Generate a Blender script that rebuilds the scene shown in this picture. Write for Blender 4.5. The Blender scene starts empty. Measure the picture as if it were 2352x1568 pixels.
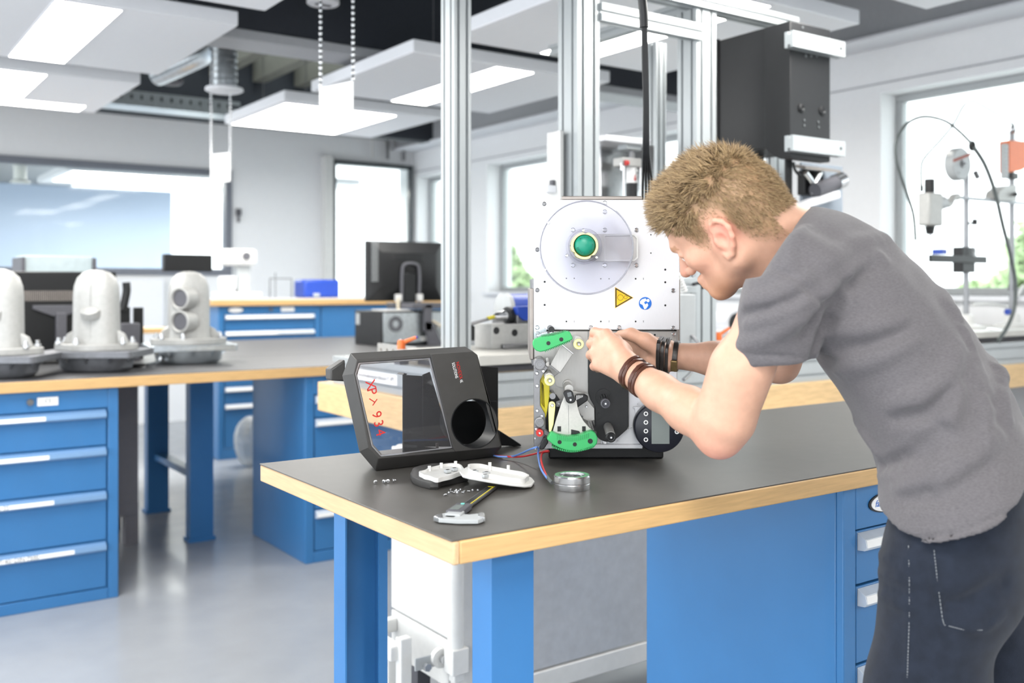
import bpy, bmesh, math, random
import numpy as np
from mathutils import Vector, Matrix, geometry
random.seed(7)
SC = bpy.context.scene
COL = SC.collection
# ------------------------------------------------------------------ camera
F, CX, HZ, H = 2270.0, 1176.0, 657.0, 1.42
YAW = math.radians(-35.15)
CA, SA = math.cos(YAW), -math.sin(YAW)          # camera right = (CA,-SA), forward = (SA,CA)
cd = bpy.data.cameras.new('camera'); camob = bpy.data.objects.new('camera', cd); COL.objects.link(camob)
camob.location = (0, 0, H); camob.rotation_euler = (math.pi/2, 0, YAW)
cd.sensor_width = 36.0; cd.lens = 36.0*F/2352; cd.shift_y = (HZ-784)/2352
cd.clip_start = .05; cd.clip_end = 200
cd.dof.use_dof = True; cd.dof.focus_distance = 2.12; cd.dof.aperture_fstop = 2.8
SC.camera = camob
# ------------------------------------------------------------------ daylight and exposure
W = bpy.data.worlds.new('World'); SC.world = W; W.use_nodes = True
bg = W.node_tree.nodes['Background']; bg.inputs[0].default_value = (.93, .97, 1, 1); bg.inputs[1].default_value = 1.75
SC.view_settings.view_transform = 'Standard'; SC.view_settings.look = 'None'
SC.view_settings.exposure = 1.12; SC.view_settings.gamma = 1.0; SC.view_settings.use_curve_mapping = False
SC.cycles.max_bounces = 4; SC.cycles.diffuse_bounces = 2; SC.cycles.glossy_bounces = 3; SC.cycles.use_light_tree = False
SC.cycles.use_adaptive_sampling = True; SC.cycles.adaptive_threshold = .03; SC.cycles.use_denoising = True
SC.cycles.transmission_bounces = 4; SC.cycles.transparent_max_bounces = 10
SC.cycles.sample_clamp_indirect = 4.0; SC.cycles.caustics_reflective = False; SC.cycles.caustics_refractive = False
LAMP_E = 10.0
# ------------------------------------------------------------------ where a line of sight meets a plane of the room
def c2w(X, Y, Z): return Vector((X*CA+Y*SA, -X*SA+Y*CA, Z))
def cam(x, y, Y): return c2w((x-CX)/F*Y, Y, H-(y-HZ)/F*Y)
def onZ(x, y, z): return cam(x, y, (H-z)*F/(y-HZ))
def _k(x): return (x-CX)/F
def onB(x, y, b):
    k = _k(x); a = b*(SA+CA*k)/(CA-SA*k); Y = a*SA+b*CA
    return Vector((a, b, H-(y-HZ)/F*Y))
def onA(x, y, a):
    k = _k(x); b = a*(CA-SA*k)/(SA+CA*k); Y = a*SA+b*CA
    return Vector((a, b, H-(y-HZ)/F*Y))
# ------------------------------------------------------------------ mesh helpers
def basis(d):
    d = Vector(d).normalized(); u = d.orthogonal().normalized(); return u, d.cross(u), d
class MB:
    def __init__(s): s.v = []; s.f = []
    def add(s, vs, fs):
        o = len(s.v); s.v += [tuple(v) for v in vs]; s.f += [tuple(i+o for i in f) for f in fs]; return s
    def bx(s, x0, x1, y0, y1, z0, z1):
        return s.add([(x, y, z) for z in (z0, z1) for y in (y0, y1) for x in (x0, x1)],
                     [(0,2,3,1), (4,5,7,6), (0,1,5,4), (2,6,7,3), (0,4,6,2), (1,3,7,5)])
    def box(s, c, sz, M=None):
        vs = [Vector((x*sz[0]/2, y*sz[1]/2, z*sz[2]/2)) for z in (-1, 1) for y in (-1, 1) for x in (-1, 1)]
        if M is not None: vs = [M @ v for v in vs]
        return s.add([v+Vector(c) for v in vs], [(0,2,3,1), (4,5,7,6), (0,1,5,4), (2,6,7,3), (0,4,6,2), (1,3,7,5)])
    def cyl(s, p0, p1, r0, r1=None, n=20, cap=True):
        r1 = r0 if r1 is None else r1; p0 = Vector(p0); p1 = Vector(p1); u, w, d = basis(p1-p0)
        vs = []
        for p, r in ((p0, r0), (p1, r1)):
            vs += [p+(u*math.cos(2*math.pi*i/n)+w*math.sin(2*math.pi*i/n))*r for i in range(n)]
        fs = [(i, (i+1) % n, n+(i+1) % n, n+i) for i in range(n)]
        if cap: fs += [tuple(range(n-1, -1, -1)), tuple(range(n, 2*n))]
        return s.add(vs, fs)
    def lathe(s, prof, p0=(0,0,0), d=(0,0,1), n=28, close=False):
        u, w, d = basis(d); p0 = Vector(p0); vs = []; fs = []
        for r, h in prof:
            vs += [p0+d*h+(u*math.cos(2*math.pi*i/n)+w*math.sin(2*math.pi*i/n))*max(r, 1e-5) for i in range(n)]
        m = len(prof)
        for j in range(m if close else m-1):
            k = (j+1) % m
            for i in range(n): fs.append((j*n+i, j*n+(i+1) % n, k*n+(i+1) % n, k*n+i))
        if not close: fs += [tuple(range(n-1, -1, -1)), tuple(range((m-1)*n, m*n))]
        return s.add(vs, fs)
    def ball(s, c, r, n=16, m=10, R=None):
        if not hasattr(r, '__len__'): r = (r, r, r)
        vs = []; fs = []; c = Vector(c)
        for j in range(m+1):
            t = math.pi*j/m
            for i in range(n):
                p = 2*math.pi*i/n
                v = Vector((r[0]*max(math.sin(t), 1e-4)*math.cos(p), r[1]*max(math.sin(t), 1e-4)*math.sin(p), r[2]*math.cos(t)))
                vs.append(c+(R @ v if R else v))
        for j in range(m):
            for i in range(n): fs.append((j*n+i, (j+1)*n+i, (j+1)*n+(i+1) % n, j*n+(i+1) % n))
        return s.add(vs, fs)
    def tube(s, pts, r, n=8, smooth=True):
        pts = [Vector(p) for p in pts]
        if smooth and len(pts) > 2: pts = spline(pts)
        m = len(pts); vs = []; fs = []
        t0 = (pts[1]-pts[0]).normalized(); u = t0.orthogonal().normalized()
        for i, p in enumerate(pts):
            t = (pts[min(i+1, m-1)]-pts[max(i-1, 0)]).normalized()
            u = (u-t*u.dot(t)).normalized(); w = t.cross(u)
            rr = r if not hasattr(r, '__len__') else r[0]+(r[1]-r[0])*i/(m-1)
            vs += [p+(u*math.cos(2*math.pi*k/n)+w*math.sin(2*math.pi*k/n))*rr for k in range(n)]
        for i in range(m-1):
            for k in range(n): fs.append((i*n+k, i*n+(k+1) % n, (i+1)*n+(k+1) % n, (i+1)*n+k))
        fs += [tuple(range(n-1, -1, -1)), tuple(range((m-1)*n, m*n))]
        return s.add(vs, fs)
    def prism(s, poly, d, holes=()):
        """poly: 3-D loop (planar); d: extrusion vector; holes: further loops"""
        d = Vector(d); loops = [[Vector(p) for p in poly]]+[[Vector(p) for p in h] for h in holes]
        flat = [p for l in loops for p in l]; n = len(flat)
        if holes:
            tris = [tuple(t) for t in geometry.tessellate_polygon(loops)]
        else:
            tris = [tuple(range(n))]
        fs = [t for t in tris]+[tuple(i+n for i in reversed(t)) for t in tris]
        o = 0
        for l in loops:
            m = len(l)
            for i in range(m): fs.append((o+i, o+(i+1) % m, n+o+(i+1) % m, n+o+i))
            o += m
        return s.add(flat+[p+d for p in flat], fs)
    def loft(s, loops, cap=True, closed=False):
        n = len(loops[0]); vs = [p for l in loops for p in l]; fs = []; m = len(loops)
        for j in range(m if closed else m-1):
            k = (j+1) % m
            for i in range(n): fs.append((j*n+i, j*n+(i+1) % n, k*n+(i+1) % n, k*n+i))
        if cap and not closed: fs += [tuple(range(n-1, -1, -1)), tuple(range((m-1)*n, m*n))]
        return s.add(vs, fs)
    def build(s, name, mt, parent=None, bevel=0, smooth=35, local=False, seg=2, kind=None, label=None, recalc=True):
        me = bpy.data.meshes.new(name)
        vs = s.v
        if parent is not None and not local:
            inv = parent.matrix_basis.inverted()
            p = parent.parent
            while p is not None: inv = inv @ p.matrix_basis.inverted(); p = p.parent
            vs = [inv @ Vector(v) for v in vs]
        me.from_pydata([tuple(v) for v in vs], [], s.f)
        if recalc:
          bm = bmesh.new(); bm.from_mesh(me); bmesh.ops.recalc_face_normals(bm, faces=bm.faces); bm.to_mesh(me); bm.free()
        if smooth:
            for p in me.polygons: p.use_smooth = True
            me.set_sharp_from_angle(angle=math.radians(smooth))
        me.materials.append(mt)
        o = bpy.data.objects.new(name, me); COL.objects.link(o)
        if parent is not None: o.parent = parent
        if bevel:
            b = o.modifiers.new('bevel', 'BEVEL'); b.width = bevel; b.segments = seg; b.limit_method = 'ANGLE'; b.angle_limit = math.radians(40)
            b.harden_normals = False
        if kind: o['kind'] = kind
        if label: o['label'] = label
        return o
def spline(pts, sub=6):
    out = []; n = len(pts)
    for i in range(n-1):
        p0, p1, p2, p3 = pts[max(i-1, 0)], pts[i], pts[i+1], pts[min(i+2, n-1)]
        for k in range(sub):
            t = k/sub; t2 = t*t; t3 = t2*t
            out.append(.5*((2*p1)+(p2-p0)*t+(2*p0-5*p1+4*p2-p3)*t2+(3*p1-p0-3*p2+p3)*t3))
    out.append(pts[-1]); return out
def tag(o, label, cat, group=None):
    o['label'] = label; o['category'] = cat
    if group: o['group'] = group
    return o
def thing(name, label, cat, loc=(0,0,0), rotz=0, group=None):
    o = bpy.data.objects.new(name, None); COL.objects.link(o); o.empty_display_size = .1
    o.matrix_basis = Matrix.Translation(Vector(loc)) @ Matrix.Rotation(rotz, 4, 'Z')
    return tag(o, label, cat, group)
def struct(o): o['kind'] = 'structure'; return o
def box(name, mt, x0, x1, y0, y1, z0, z1, parent=None, bevel=0, **k): return MB().bx(x0, x1, y0, y1, z0, z1).build(name, mt, parent, bevel, **k)
def dup(o, name=None):
    c = o.copy(); COL.objects.link(c); return c
def dup_tree(root, loc, rotz=None, label=None):
    r = dup(root); M = Matrix.Translation(Vector(loc)) @ (Matrix.Rotation(rotz, 4, 'Z') if rotz is not None else root.matrix_basis.to_3x3().to_4x4())
    r.matrix_basis = M
    if label: r['label'] = label
    for ch in list(root.children):
        c = dup(ch); c.parent = r
        for g in list(ch.children):
            d = dup(g); d.parent = c
    return r
def text_mesh(name, txt, size, M, mt, parent, ext=.0004, align='LEFT', sx=1.0, shear=0.0, bold=0.0):
    cu = bpy.data.curves.new(name, 'FONT'); cu.body = txt; cu.size = size; cu.extrude = ext; cu.align_x = align; cu.align_y = 'CENTER'; cu.offset = bold
    cu.shear = shear; cu.resolution_u = 3
    tmp = bpy.data.objects.new('tmp', cu); COL.objects.link(tmp)
    dg = bpy.context.evaluated_depsgraph_get(); dg.update()
    me = bpy.data.meshes.new_from_object(tmp.evaluated_get(dg))
    bpy.data.objects.remove(tmp); bpy.data.curves.remove(cu)
    me.name = name; me.transform(M @ Matrix.Diagonal((sx, 1, 1, 1)))
    if parent is not None:
        inv = parent.matrix_basis.inverted(); p = parent.parent
        while p is not None: inv = inv @ p.matrix_basis.inverted(); p = p.parent
        me.transform(inv)
    me.materials.clear(); me.materials.append(mt)
    o = bpy.data.objects.new(name, me); COL.objects.link(o)
    if parent is not None: o.parent = parent
    return o
def frame(o, ex, ey):
    ex = Vector(ex).normalized(); ey = Vector(ey).normalized(); ez = ex.cross(ey)
    return Matrix(((ex[0], ey[0], ez[0], o[0]), (ex[1], ey[1], ez[1], o[1]), (ex[2], ey[2], ez[2], o[2]), (0, 0, 0, 1)))
# ------------------------------------------------------------------ materials
def srgb(r, g, b):
    return tuple(((c/255)/12.92 if c/255 <= .04045 else ((c/255+.055)/1.055)**2.4) for c in (r, g, b))
def mat(name, col, rough=.5, metal=0.0, var=.06, scale=30, bump=0.0, bscale=200, stretch=None, coat=0, alpha=None, emit=None, spec=.5, sheen=0, rvar=0, bstretch=None, trans=0, ior=1.45):
    m = bpy.data.materials.new(name); m.use_nodes = True; nt = m.node_tree; N = nt.nodes; L = nt.links
    p = N['Principled BSDF']; c = srgb(*col)
    p.inputs['Roughness'].default_value = rough; p.inputs['Metallic'].default_value = metal
    p.inputs['Specular IOR Level'].default_value = spec; p.inputs['Coat Weight'].default_value = coat
    p.inputs['Sheen Weight'].default_value = sheen; p.inputs['Transmission Weight'].default_value = trans; p.inputs['IOR'].default_value = ior
    tc = N.new('ShaderNodeTexCoord')
    def noise(sc, st):
        mp = N.new('ShaderNodeMapping'); L.new(tc.outputs['Object'], mp.inputs[0])
        if st: mp.inputs['Scale'].default_value = st
        n = N.new('ShaderNodeTexNoise'); n.inputs['Scale'].default_value = sc; n.inputs['Detail'].default_value = 5
        L.new(mp.outputs[0], n.inputs['Vector']); return n
    n = noise(scale, stretch); r = N.new('ShaderNodeValToRGB'); L.new(n.outputs[0], r.inputs[0])
    r.color_ramp.elements[0].position = .3; r.color_ramp.elements[1].position = .7
    r.color_ramp.elements[0].color = tuple(x*(1-var) for x in c)+(1,); r.color_ramp.elements[1].color = tuple(min(1, x*(1+var)) for x in c)+(1,)
    L.new(r.outputs[0], p.inputs['Base Color'])
    if rvar:
        mr = N.new('ShaderNodeMapRange'); L.new(n.outputs[0], mr.inputs[0]); mr.inputs[1].default_value = .3; mr.inputs[2].default_value = .7
        mr.inputs[3].default_value = rough-rvar; mr.inputs[4].default_value = rough+rvar; L.new(mr.outputs[0], p.inputs['Roughness'])
    if bump:
        b = N.new('ShaderNodeBump'); n2 = noise(bscale, bstretch); L.new(n2.outputs[0], b.inputs['Height']); b.inputs['Strength'].default_value = bump
        b.inputs['Distance'].default_value = .002; L.new(b.outputs[0], p.inputs['Normal'])
    if emit: p.inputs['Emission Color'].default_value = (*srgb(*emit[0]), 1); p.inputs['Emission Strength'].default_value = emit[1]
    if alpha is not None: p.inputs['Alpha'].default_value = alpha
    return m
def clear(name, col=(255,255,255), refl=.08, rough=.02, body=0.0, bodycol=(240,240,245)):
    """thin clear sheet: see-through, with a faint gloss and optional milky body"""
    m = bpy.data.materials.new(name); m.use_nodes = True; nt = m.node_tree; N = nt.nodes; L = nt.links
    for x in list(N): N.remove(x)
    out = N.new('ShaderNodeOutputMaterial'); t = N.new('ShaderNodeBsdfTransparent'); t.inputs[0].default_value = (*srgb(*col), 1)
    g = N.new('ShaderNodeBsdfGlossy'); g.inputs['Roughness'].default_value = rough
    fr = N.new('ShaderNodeFresnel'); fr.inputs[0].default_value = 1.45
    mx = N.new('ShaderNodeMixShader'); mm = N.new('ShaderNodeMath'); mm.operation = 'MULTIPLY'; mm.inputs[1].default_value = refl/.04*.5
    cl = N.new('ShaderNodeMath'); cl.operation = 'MINIMUM'; cl.inputs[1].default_value = .9
    L.new(fr.outputs[0], mm.inputs[0]); L.new(mm.outputs[0], cl.inputs[0]); L.new(cl.outputs[0], mx.inputs[0]); L.new(t.outputs[0], mx.inputs[1]); L.new(g.outputs[0], mx.inputs[2])
    last = mx
    if body:
        d = N.new('ShaderNodeBsdfDiffuse'); d.inputs[0].default_value = (*srgb(*bodycol), 1)
        m2 = N.new('ShaderNodeMixShader'); m2.inputs[0].default_value = body; L.new(mx.outputs[0], m2.inputs[1]); L.new(d.outputs[0], m2.inputs[2]); last = m2
    L.new(last.outputs[0], out.inputs[0]); return m
M = {}
M['wall'] = mat('wall_paint', (244,245,247), .7, var=.01, bump=.03)
M['floor'] = mat('floor_epoxy', (162,166,172), .22, var=.03, scale=6, bump=.02, bscale=60, rvar=.05, spec=.5)
M['dark_ceiling'] = mat('dark_ceiling', (52,56,62), .8, var=.08)
M['beam_grey'] = mat('beam_grey', (170,172,176), .5, var=.03)
M['girder'] = mat('girder', (46,50,57), .6, var=.05)
M['panel'] = mat('panel_white', (236,238,243), .6, var=.01)
M['lamp'] = mat('lamp_light', (255,255,255), .5, var=0, emit=((255,252,246), LAMP_E))
M['lamp'].cycles.emission_sampling = 'FRONT'
M['galv'] = mat('galvanised', (200,206,210), .3, .9, var=.12, scale=40)
M['blue'] = mat('blue_steel', (58,118,174), .33, var=.025, scale=8, coat=.1)
M['blue_dark'] = mat('blue_frame', (58,118,176), .38, var=.03, scale=8)
M['handle'] = mat('handle_alu', (120,156,196), .3, .2, var=.05, stretch=(1,1,30))
M['label'] = mat('label_white', (246,246,246), .5, var=.01)
M['ink'] = mat('ink', (70,72,76), .6, var=.02)
M['wood'] = mat('beech', (206,168,116), .45, var=.09, scale=14, stretch=(1,14,14), bump=.06, bscale=90, bstretch=(1,10,10))
M['wood_y'] = mat('beech_edge', (206,172,132), .45, var=.08, scale=14, stretch=(14,1,14), bump=.06, bscale=90, bstretch=(10,1,10))
M['wood_block'] = mat('beech_block', (212,180,134), .5, var=.12, scale=9, stretch=(1.5,1.5,12), bump=.05, bscale=80)
M['mat'] = mat('rubber_mat', (84,82,79), .42, var=.05, scale=25, bump=.08, bscale=500, spec=.5)
M['mat2'] = mat('bench_cover', (86,86,88), .45, var=.06, scale=12, bump=.05, bscale=300)
M['alu'] = mat('anodised_alu', (176,181,183), .4, .4, var=.03, scale=12, stretch=(20,20,1))
M['slot'] = mat('slot_dark', (110,114,116), .5, .4, var=.05)
M['alu_plate'] = mat('brushed_plate', (228,229,233), .36, .25, var=.025, scale=60, stretch=(40,1,1), bump=.03, bscale=300, bstretch=(30,1,1))
M['alu_grey'] = mat('grey_plate', (182,181,178), .38, .5, var=.05, scale=40, stretch=(20,1,1))
M['alu_side'] = mat('side_plate', (150,143,138), .4, .6, var=.08, scale=30)
M['steel'] = mat('steel', (205,206,208), .22, .95, var=.08, scale=60)
M['steel_d'] = mat('dark_steel', (128,128,130), .35, .8, var=.08, scale=60)
M['cast'] = mat('cast_alu', (176,176,174), .5, .25, var=.06, scale=60, bump=.15, bscale=240)
M['cast_d'] = mat('cast_dark', (118,120,125), .5, .5, var=.12, scale=40, bump=.15, bscale=200)
M['cast_b'] = mat('cast_bright', (196,204,210), .26, .8, var=.1, scale=40)
M['black'] = mat('black_plastic', (24,25,27), .42, var=.08, bump=.05, bscale=600)
M['black_box'] = mat('black_powder', (30,31,33), .45, var=.05, bump=.05, bscale=800)
M['cover'] = mat('cover_plastic', (70,69,68), .5, var=.05, bump=.12, bscale=900)
M['green'] = mat('green_plastic', (58,172,100), .42, var=.03)
M['green_d'] = mat('green_dome', (24,138,112), .35, var=.04)
M['yellow'] = mat('yellow_plastic', (214,200,48), .4, var=.04)
M['cream'] = mat('cream_plastic', (240,234,160), .4, var=.03)
M['red'] = mat('red_plastic', (200,50,46), .4, var=.04)
M['orange'] = mat('orange_plastic', (226,112,52), .42, var=.04)
M['blue_wire'] = mat('blue_wire', (112,150,222), .4, var=.02)
M['red_wire'] = mat('red_wire', (206,60,62), .4, var=.02)
M['blue_paint'] = mat('blue_paint', (40,72,168), .35, var=.05)
M['white_pl'] = mat('white_plastic', (222,222,220), .45, var=.03)
M['grey_pl'] = mat('grey_plastic', (176,180,182), .45, var=.03)
M['dgrey'] = mat('dark_grey', (92,92,98), .5, var=.05)
M['screen'] = mat('lcd_grey', (122,130,128), .25, var=.02)
M['sign_y'] = mat('sign_yellow', (248,200,30), .4, var=.02)
M['sign_b'] = mat('sign_blue', (30,110,205), .4, var=.02)
M['glass'] = clear('window_glass', (250,253,252), .02)
M['acryl'] = clear('clear_acrylic', (246,246,250), .08, .05, .08, (225,226,232))
M['acryl2'] = clear('clear_cover', (244,244,246), .10, .02, .03)
M['asphalt'] = mat('outside_ground', (205,208,206), .9, var=.05)
M['leaf'] = mat('leaves', (176,198,150), .6, var=.35, scale=5)
M['bark'] = mat('bark', (120,100,80), .9, var=.2)
M['stone'] = mat('steel_slab', (196,194,188), .32, .25, var=.04, scale=12)
# ================================================================== the room
AW, BW = 5.95, 10.55         # planes of the window wall and the far wall
ZC = 3.75
struct(box('floor', M['floor'], -2.6, AW+.0, -3.5, 16, -.1, 0))
KX0, KX1, KY0, KY1 = 2.2, 4.7, 7.1, 9.5
m = MB(); m.bx(-2.6, AW+.3, -3.5, KY0, ZC, ZC+.1); m.bx(-2.6, AW+.3, KY1, 16, ZC, ZC+.1); m.bx(-2.6, KX0, KY0, KY1, ZC, ZC+.1); m.bx(KX1, AW+.3, KY0, KY1, ZC, ZC+.1); struct(m.build('ceiling', M['dark_ceiling'], smooth=0))
struct(box('wall_added_front', M['wall'], -2.6, AW, -3.7, -3.5, 0, ZC))  # unseen wall added behind the camera to hold back light from there
# window wall with three openings
def wall_with_openings(name, along, fixed, thick, lo, hi, z0, z1, opens, mt):
    m = MB(); opens = sorted(opens); c = lo
    def seg(p, q, a, b):
        if q-p < 1e-4 or b-a < 1e-4: return
        if along == 'Y': m.bx(fixed, fixed+thick, p, q, a, b)
        else: m.bx(p, q, fixed, fixed+thick, a, b)
    for p, q, a, b in opens:
        seg(c, p, z0, z1); seg(p, q, z0, a); seg(p, q, b, z1); c = q
    seg(c, hi, z0, z1)
    return struct(m.build(name, mt, smooth=0))
WZ0, WZ1 = 1.36, 2.74
winb = [(-1.5, 1.2), (onA(2352,200,AW).y-1.1, onA(2023,224,AW).y), (5.0, onA(1119,369,AW).y), (onA(1075,400,AW).y, onA(957,400,AW).y)]
wall_with_openings('wall_right', 'Y', AW, .32, -5, BW+.32, 0, ZC, [(p, q, WZ0, WZ1) for p, q in winb], M['wall'])
for i, (p, q) in enumerate(winb):
    r = thing('window_%d' % (i+1), 'white framed window', 'window', (AW+.2, (p+q)/2, WZ0)); struct(r); del r['category']
    m = MB(); t = .05
    m.bx(AW+.17, AW+.23, p, q, WZ0, WZ0+t); m.bx(AW+.17, AW+.23, p, q, WZ1-t, WZ1)
    m.bx(AW+.17, AW+.23, p, p+t, WZ0+t, WZ1-t); m.bx(AW+.17, AW+.23, q-t, q, WZ0+t, WZ1-t)
    m.build('window_frame', M['grey_pl'], r, .006)
    box('pane', M['glass'], AW+.195, AW+.201, p+t, q-t, WZ0+t, WZ1-t, r)
    box('window_sill', M['panel'], AW-.06, AW+.17, p-.03, q+.03, WZ0-.035, WZ0, r, .005)
# grey beam under the ceiling along the window wall, with a white lip
m = MB(); m.bx(AW-.25, AW, -5, BW, 3.07, 3.4); struct(m.build('trim_1', M['beam_grey'], bevel=.01))
m = MB(); m.bx(AW-.29, AW, -5, BW, 3.045, 3.07); struct(m.build('trim_2', M['panel'], bevel=.006))
m = MB(); m.bx(AW-.012, AW, -5, BW, 2.80, 2.808); m.bx(AW-.012, AW, -5, BW, 0, .1); struct(m.build('baseboard_right', M['beam_grey']))
# far wall with the interior glazing to the next room
gx0, gx1 = -1.6, onB(531, 400, BW).x
gz1, gz0 = onB(531, 392, BW).z, onB(400, 632, BW).z
bx0, bx1 = onB(757, 400, BW).x, onB(940, 400, BW).x
bz1 = onB(757, 368, BW).z
wall_with_openings('wall_back', 'X', BW, .2, -2.6, AW, 0, ZC, [(gx0, gx1, gz0, gz1), (bx0+.03, bx1-.03, 1.3, bz1-.03)], M['wall'])
r = thing('window_5', 'long interior glazing in the far wall with dark grey frame', 'window', ((gx0+gx1)/2, BW, gz0)); struct(r); del r['category']
m = MB(); t = .07
m.bx(gx0, gx1, BW-.03, BW+.1, gz1-t, gz1); m.bx(gx0, gx1, BW-.03, BW+.1, gz0, gz0+t); m.bx(gx1-t, gx1, BW-.03, BW+.1, gz0+t, gz1-t)
m.build('window_frame', mat('frame_grey', (118,122,132), .5), r)
box('pane', M['glass'], gx0, gx1-t, BW+.03, BW+.04, gz0+t, gz1-t, r)
# dark framed casement window in the far wall
r = thing('window_6', 'tall casement window with black frame near the far corner', 'window', ((bx0+bx1)/2, BW, 1.0)); struct(r); del r['category']
m = MB(); t = .045; by = BW-.09
m.bx(bx0, bx1, by, by+.06, bz1-t, bz1); m.bx(bx0, bx0+t, by, by+.06, 1.0, bz1-t); m.bx(bx1-t*.8, bx1, by, by+.06, 1.0, bz1-t); m.bx(bx0, bx1, by, by+.06, 1.0, 1.05)
m.build('window_frame', mat('frame_black', (58,64,68), .5), r, .004)
box('pane', M['glass'], bx0+t, bx1-t, by+.025, by+.032, 1.05, bz1-t, r)
box('window_jamb', M['white_pl'], bx0-.1, bx0, by-.02, BW, 1.0, bz1+.04, r, .004)
m = MB(); m.bx(bx0+.1, bx1-.16, BW+.03, BW+.1, 1.32, bz1-.3); 
# pipes in the far corner
for j, (x, rr) in enumerate(((855, .012), (890, .02), (927, .022))):
    p = onB(x, 300, BW-.06)
    tag(MB().cyl((p.x, p.y, bz1+.06), (p.x, p.y, 3.2), rr, n=12).build('pipe', M['steel_d'] if j else M['white_pl']),
        ['thin white pipe on the far wall above the black window', 'grey pipe left of the small orange valve in the far corner', 'grey pipe right of the small orange valve in the far corner'][j], 'pipe')
p = onB(908, 308, BW-.06)
tag(MB().cyl(p+Vector((-.04,0,0)), p+Vector((.04,0,0)), .03, n=12).cyl(p, p+Vector((0,0,.05)), .015, n=10).build('valve', M['orange']), 'small orange valve between two pipes in the far corner', 'valve')
p = onB(548, 487, BW-.02); v = thing('wall_sensor', 'small dark sensor box on the wall right of the interior glazing', 'sensor', p)
MB().box(p, (.055,.04,.075)).build('sensor_body', M['dgrey'], v, .006); MB().cyl(p-Vector((0,0,.04)), p-Vector((0,0,.11)), .014, n=10).build('sensor_probe', M['dgrey'], v)
# ---- the next room seen through the interior glazing
struct(box('wall_next_room', M['wall'], -2.6, 3.0, 15.2, 15.3, 0, ZC))
wb = onB(395, 440, 14.6)
tag(box('whiteboard', mat('board_blue', (186,202,226), .35, var=.01), wb.x-4.5, wb.x, 14.6, 14.65, 1.1, wb.z, bevel=.01), 'large pale blue white board in the next room behind the glazing', 'board')
m = MB(); m.bx(-6, AW, 10.2, 15.2, 3.3, 3.32); struct(m.build('ceiling_next_room', M['dark_ceiling']))
# ---- ceiling structure: dark girders, light corrugated deck between, grey cable tray
gb = onB(545, 66, 5.6)
struct(box('trim_3', M['girder'], -2.6, AW, 5.6, 5.85, gb.z+.0, ZC-.01, bevel=.01))
struct(box('trim_4', M['beam_grey'], -2.6, AW, 5.58, 5.87, gb.z-.06, gb.z, bevel=.005))
struct(box('trim_5', M['girder'], -2.6, AW, BW-.9, BW-.7, 3.05, ZC-.01, bevel=.01))
deck = thing('skylight', 'skylight with dark beams in the ceiling behind the girder', 'skylight', (3.4, 8.3, ZC)); deck['kind'] = 'structure'; del deck['category']
bm_o = mat('skylight_beam', (112,112,104), .7)
for i in range(6): x = KX0+.06+i*.44; box('skylight_beam', bm_o, x, x+.13, KY0-.1, KY1+.1, ZC-.28, ZC-.001, deck)
box('pane', M['glass'], KX0, KX1, KY0, KY1, ZC+.04, ZC+.05, deck)
# ================================================================== suspended light panels
ZP = 2.74
def zp(x, y): return onZ(x, y, ZP)
def panel(a0, a1, b0, b1, lamps, label, t=.075, wires=True):
    r = thing('ceiling_panel', label, 'ceiling panel', ((a0+a1)/2, (b0+b1)/2, ZP), group='suspended light panels')
    box('panel_board', M['panel'], a0, a1, b0, b1, ZP, ZP+t, r, .006)
    for p, q, s, e in lamps:
        box('lamp_frame', M['panel'], p-.012, q+.012, s-.012, e+.012, ZP-.003, ZP+.002, r)
        MB().add([(p,s,ZP-.004),(p,e,ZP-.004),(q,e,ZP-.004),(q,s,ZP-.004)], [(0,1,2,3)]).build('light_diffuser', M['lamp'], r, recalc=False)
    m = MB()
    for x in (a0+.25, a1-.25):
        for y in (b0+.2, b1-.2): m.cyl((x, y, ZP+t), (x, y, ZC), .003, n=6)
    m.build('suspension_wires', M['steel_d'], r)
    return r
n1, f1 = zp(547.6, 59.5), zp(357, 172)
l0, l1 = zp(123, 7), zp(274, 28)
panel(l0.x-1.0, n1.x, n1.y, f1.y, [(l0.x, l1.x, n1.y+.04, f1.y-.04)], 'light panel hanging nearest at the upper left with a bright square lamp')
n2, f2 = zp(323, 193), zp(210, 259); l2 = zp(104, 174)
panel(n2.x-2.4, n2.x, n2.y, f2.y, [(l2.x-.7, l2.x, n2.y+.04, f2.y-.1), (n2.x-.75, n2.x-.12, f2.y-.28, f2.y-.04)], 'light panel at the left, second row behind the nearest one')
f3 = zp(609, 26)
panel(f3.x-2.4, f3.x, f3.y-1.5, f3.y, [(f3.x-1.5, f3.x-.9, f3.y-1.46, f3.y-.04)], 'light panel corner cut by the top edge left of the dark girder')
n4, f4, e4 = zp(949, 119), zp(698, 209), zp(1403, 189); la, lb = zp(1144, 152), zp(1233, 164)
panel(n4.x, e4.x, n4.y, f4.y, [(la.x, lb.x, n4.y+.04, f4.y-.04)], 'light panel behind the left aluminium post with a long lamp strip')
n5, f5 = zp(653, 230), zp(500, 283); e5 = zp(852, 317)
panel(n5.x, e5.x, n5.y, f5.y, [(n5.x+.05, n5.x+.95, n5.y+.1, f5.y-.04)], 'low looking light panel deepest in the room behind the hanging paper sign')
f6, n7 = zp(1032, 90), zp(1975, 56); la, lb = zp(1232, 124), zp(1335, 141)
panel(f6.x, n7.x, n7.y, f6.y, [(la.x, lb.x, n7.y+.04, f6.y-.04)], 'long light panel at the top centre reaching behind the black cabinet')
f8 = zp(2127, 22)
panel(f8.x-2.0, f8.x, f8.y-1.5, f8.y, [(f8.x-1.4, f8.x-.8, f8.y-1.46, f8.y-.04)], 'light panel corner cut by the top edge at the right')
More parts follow.
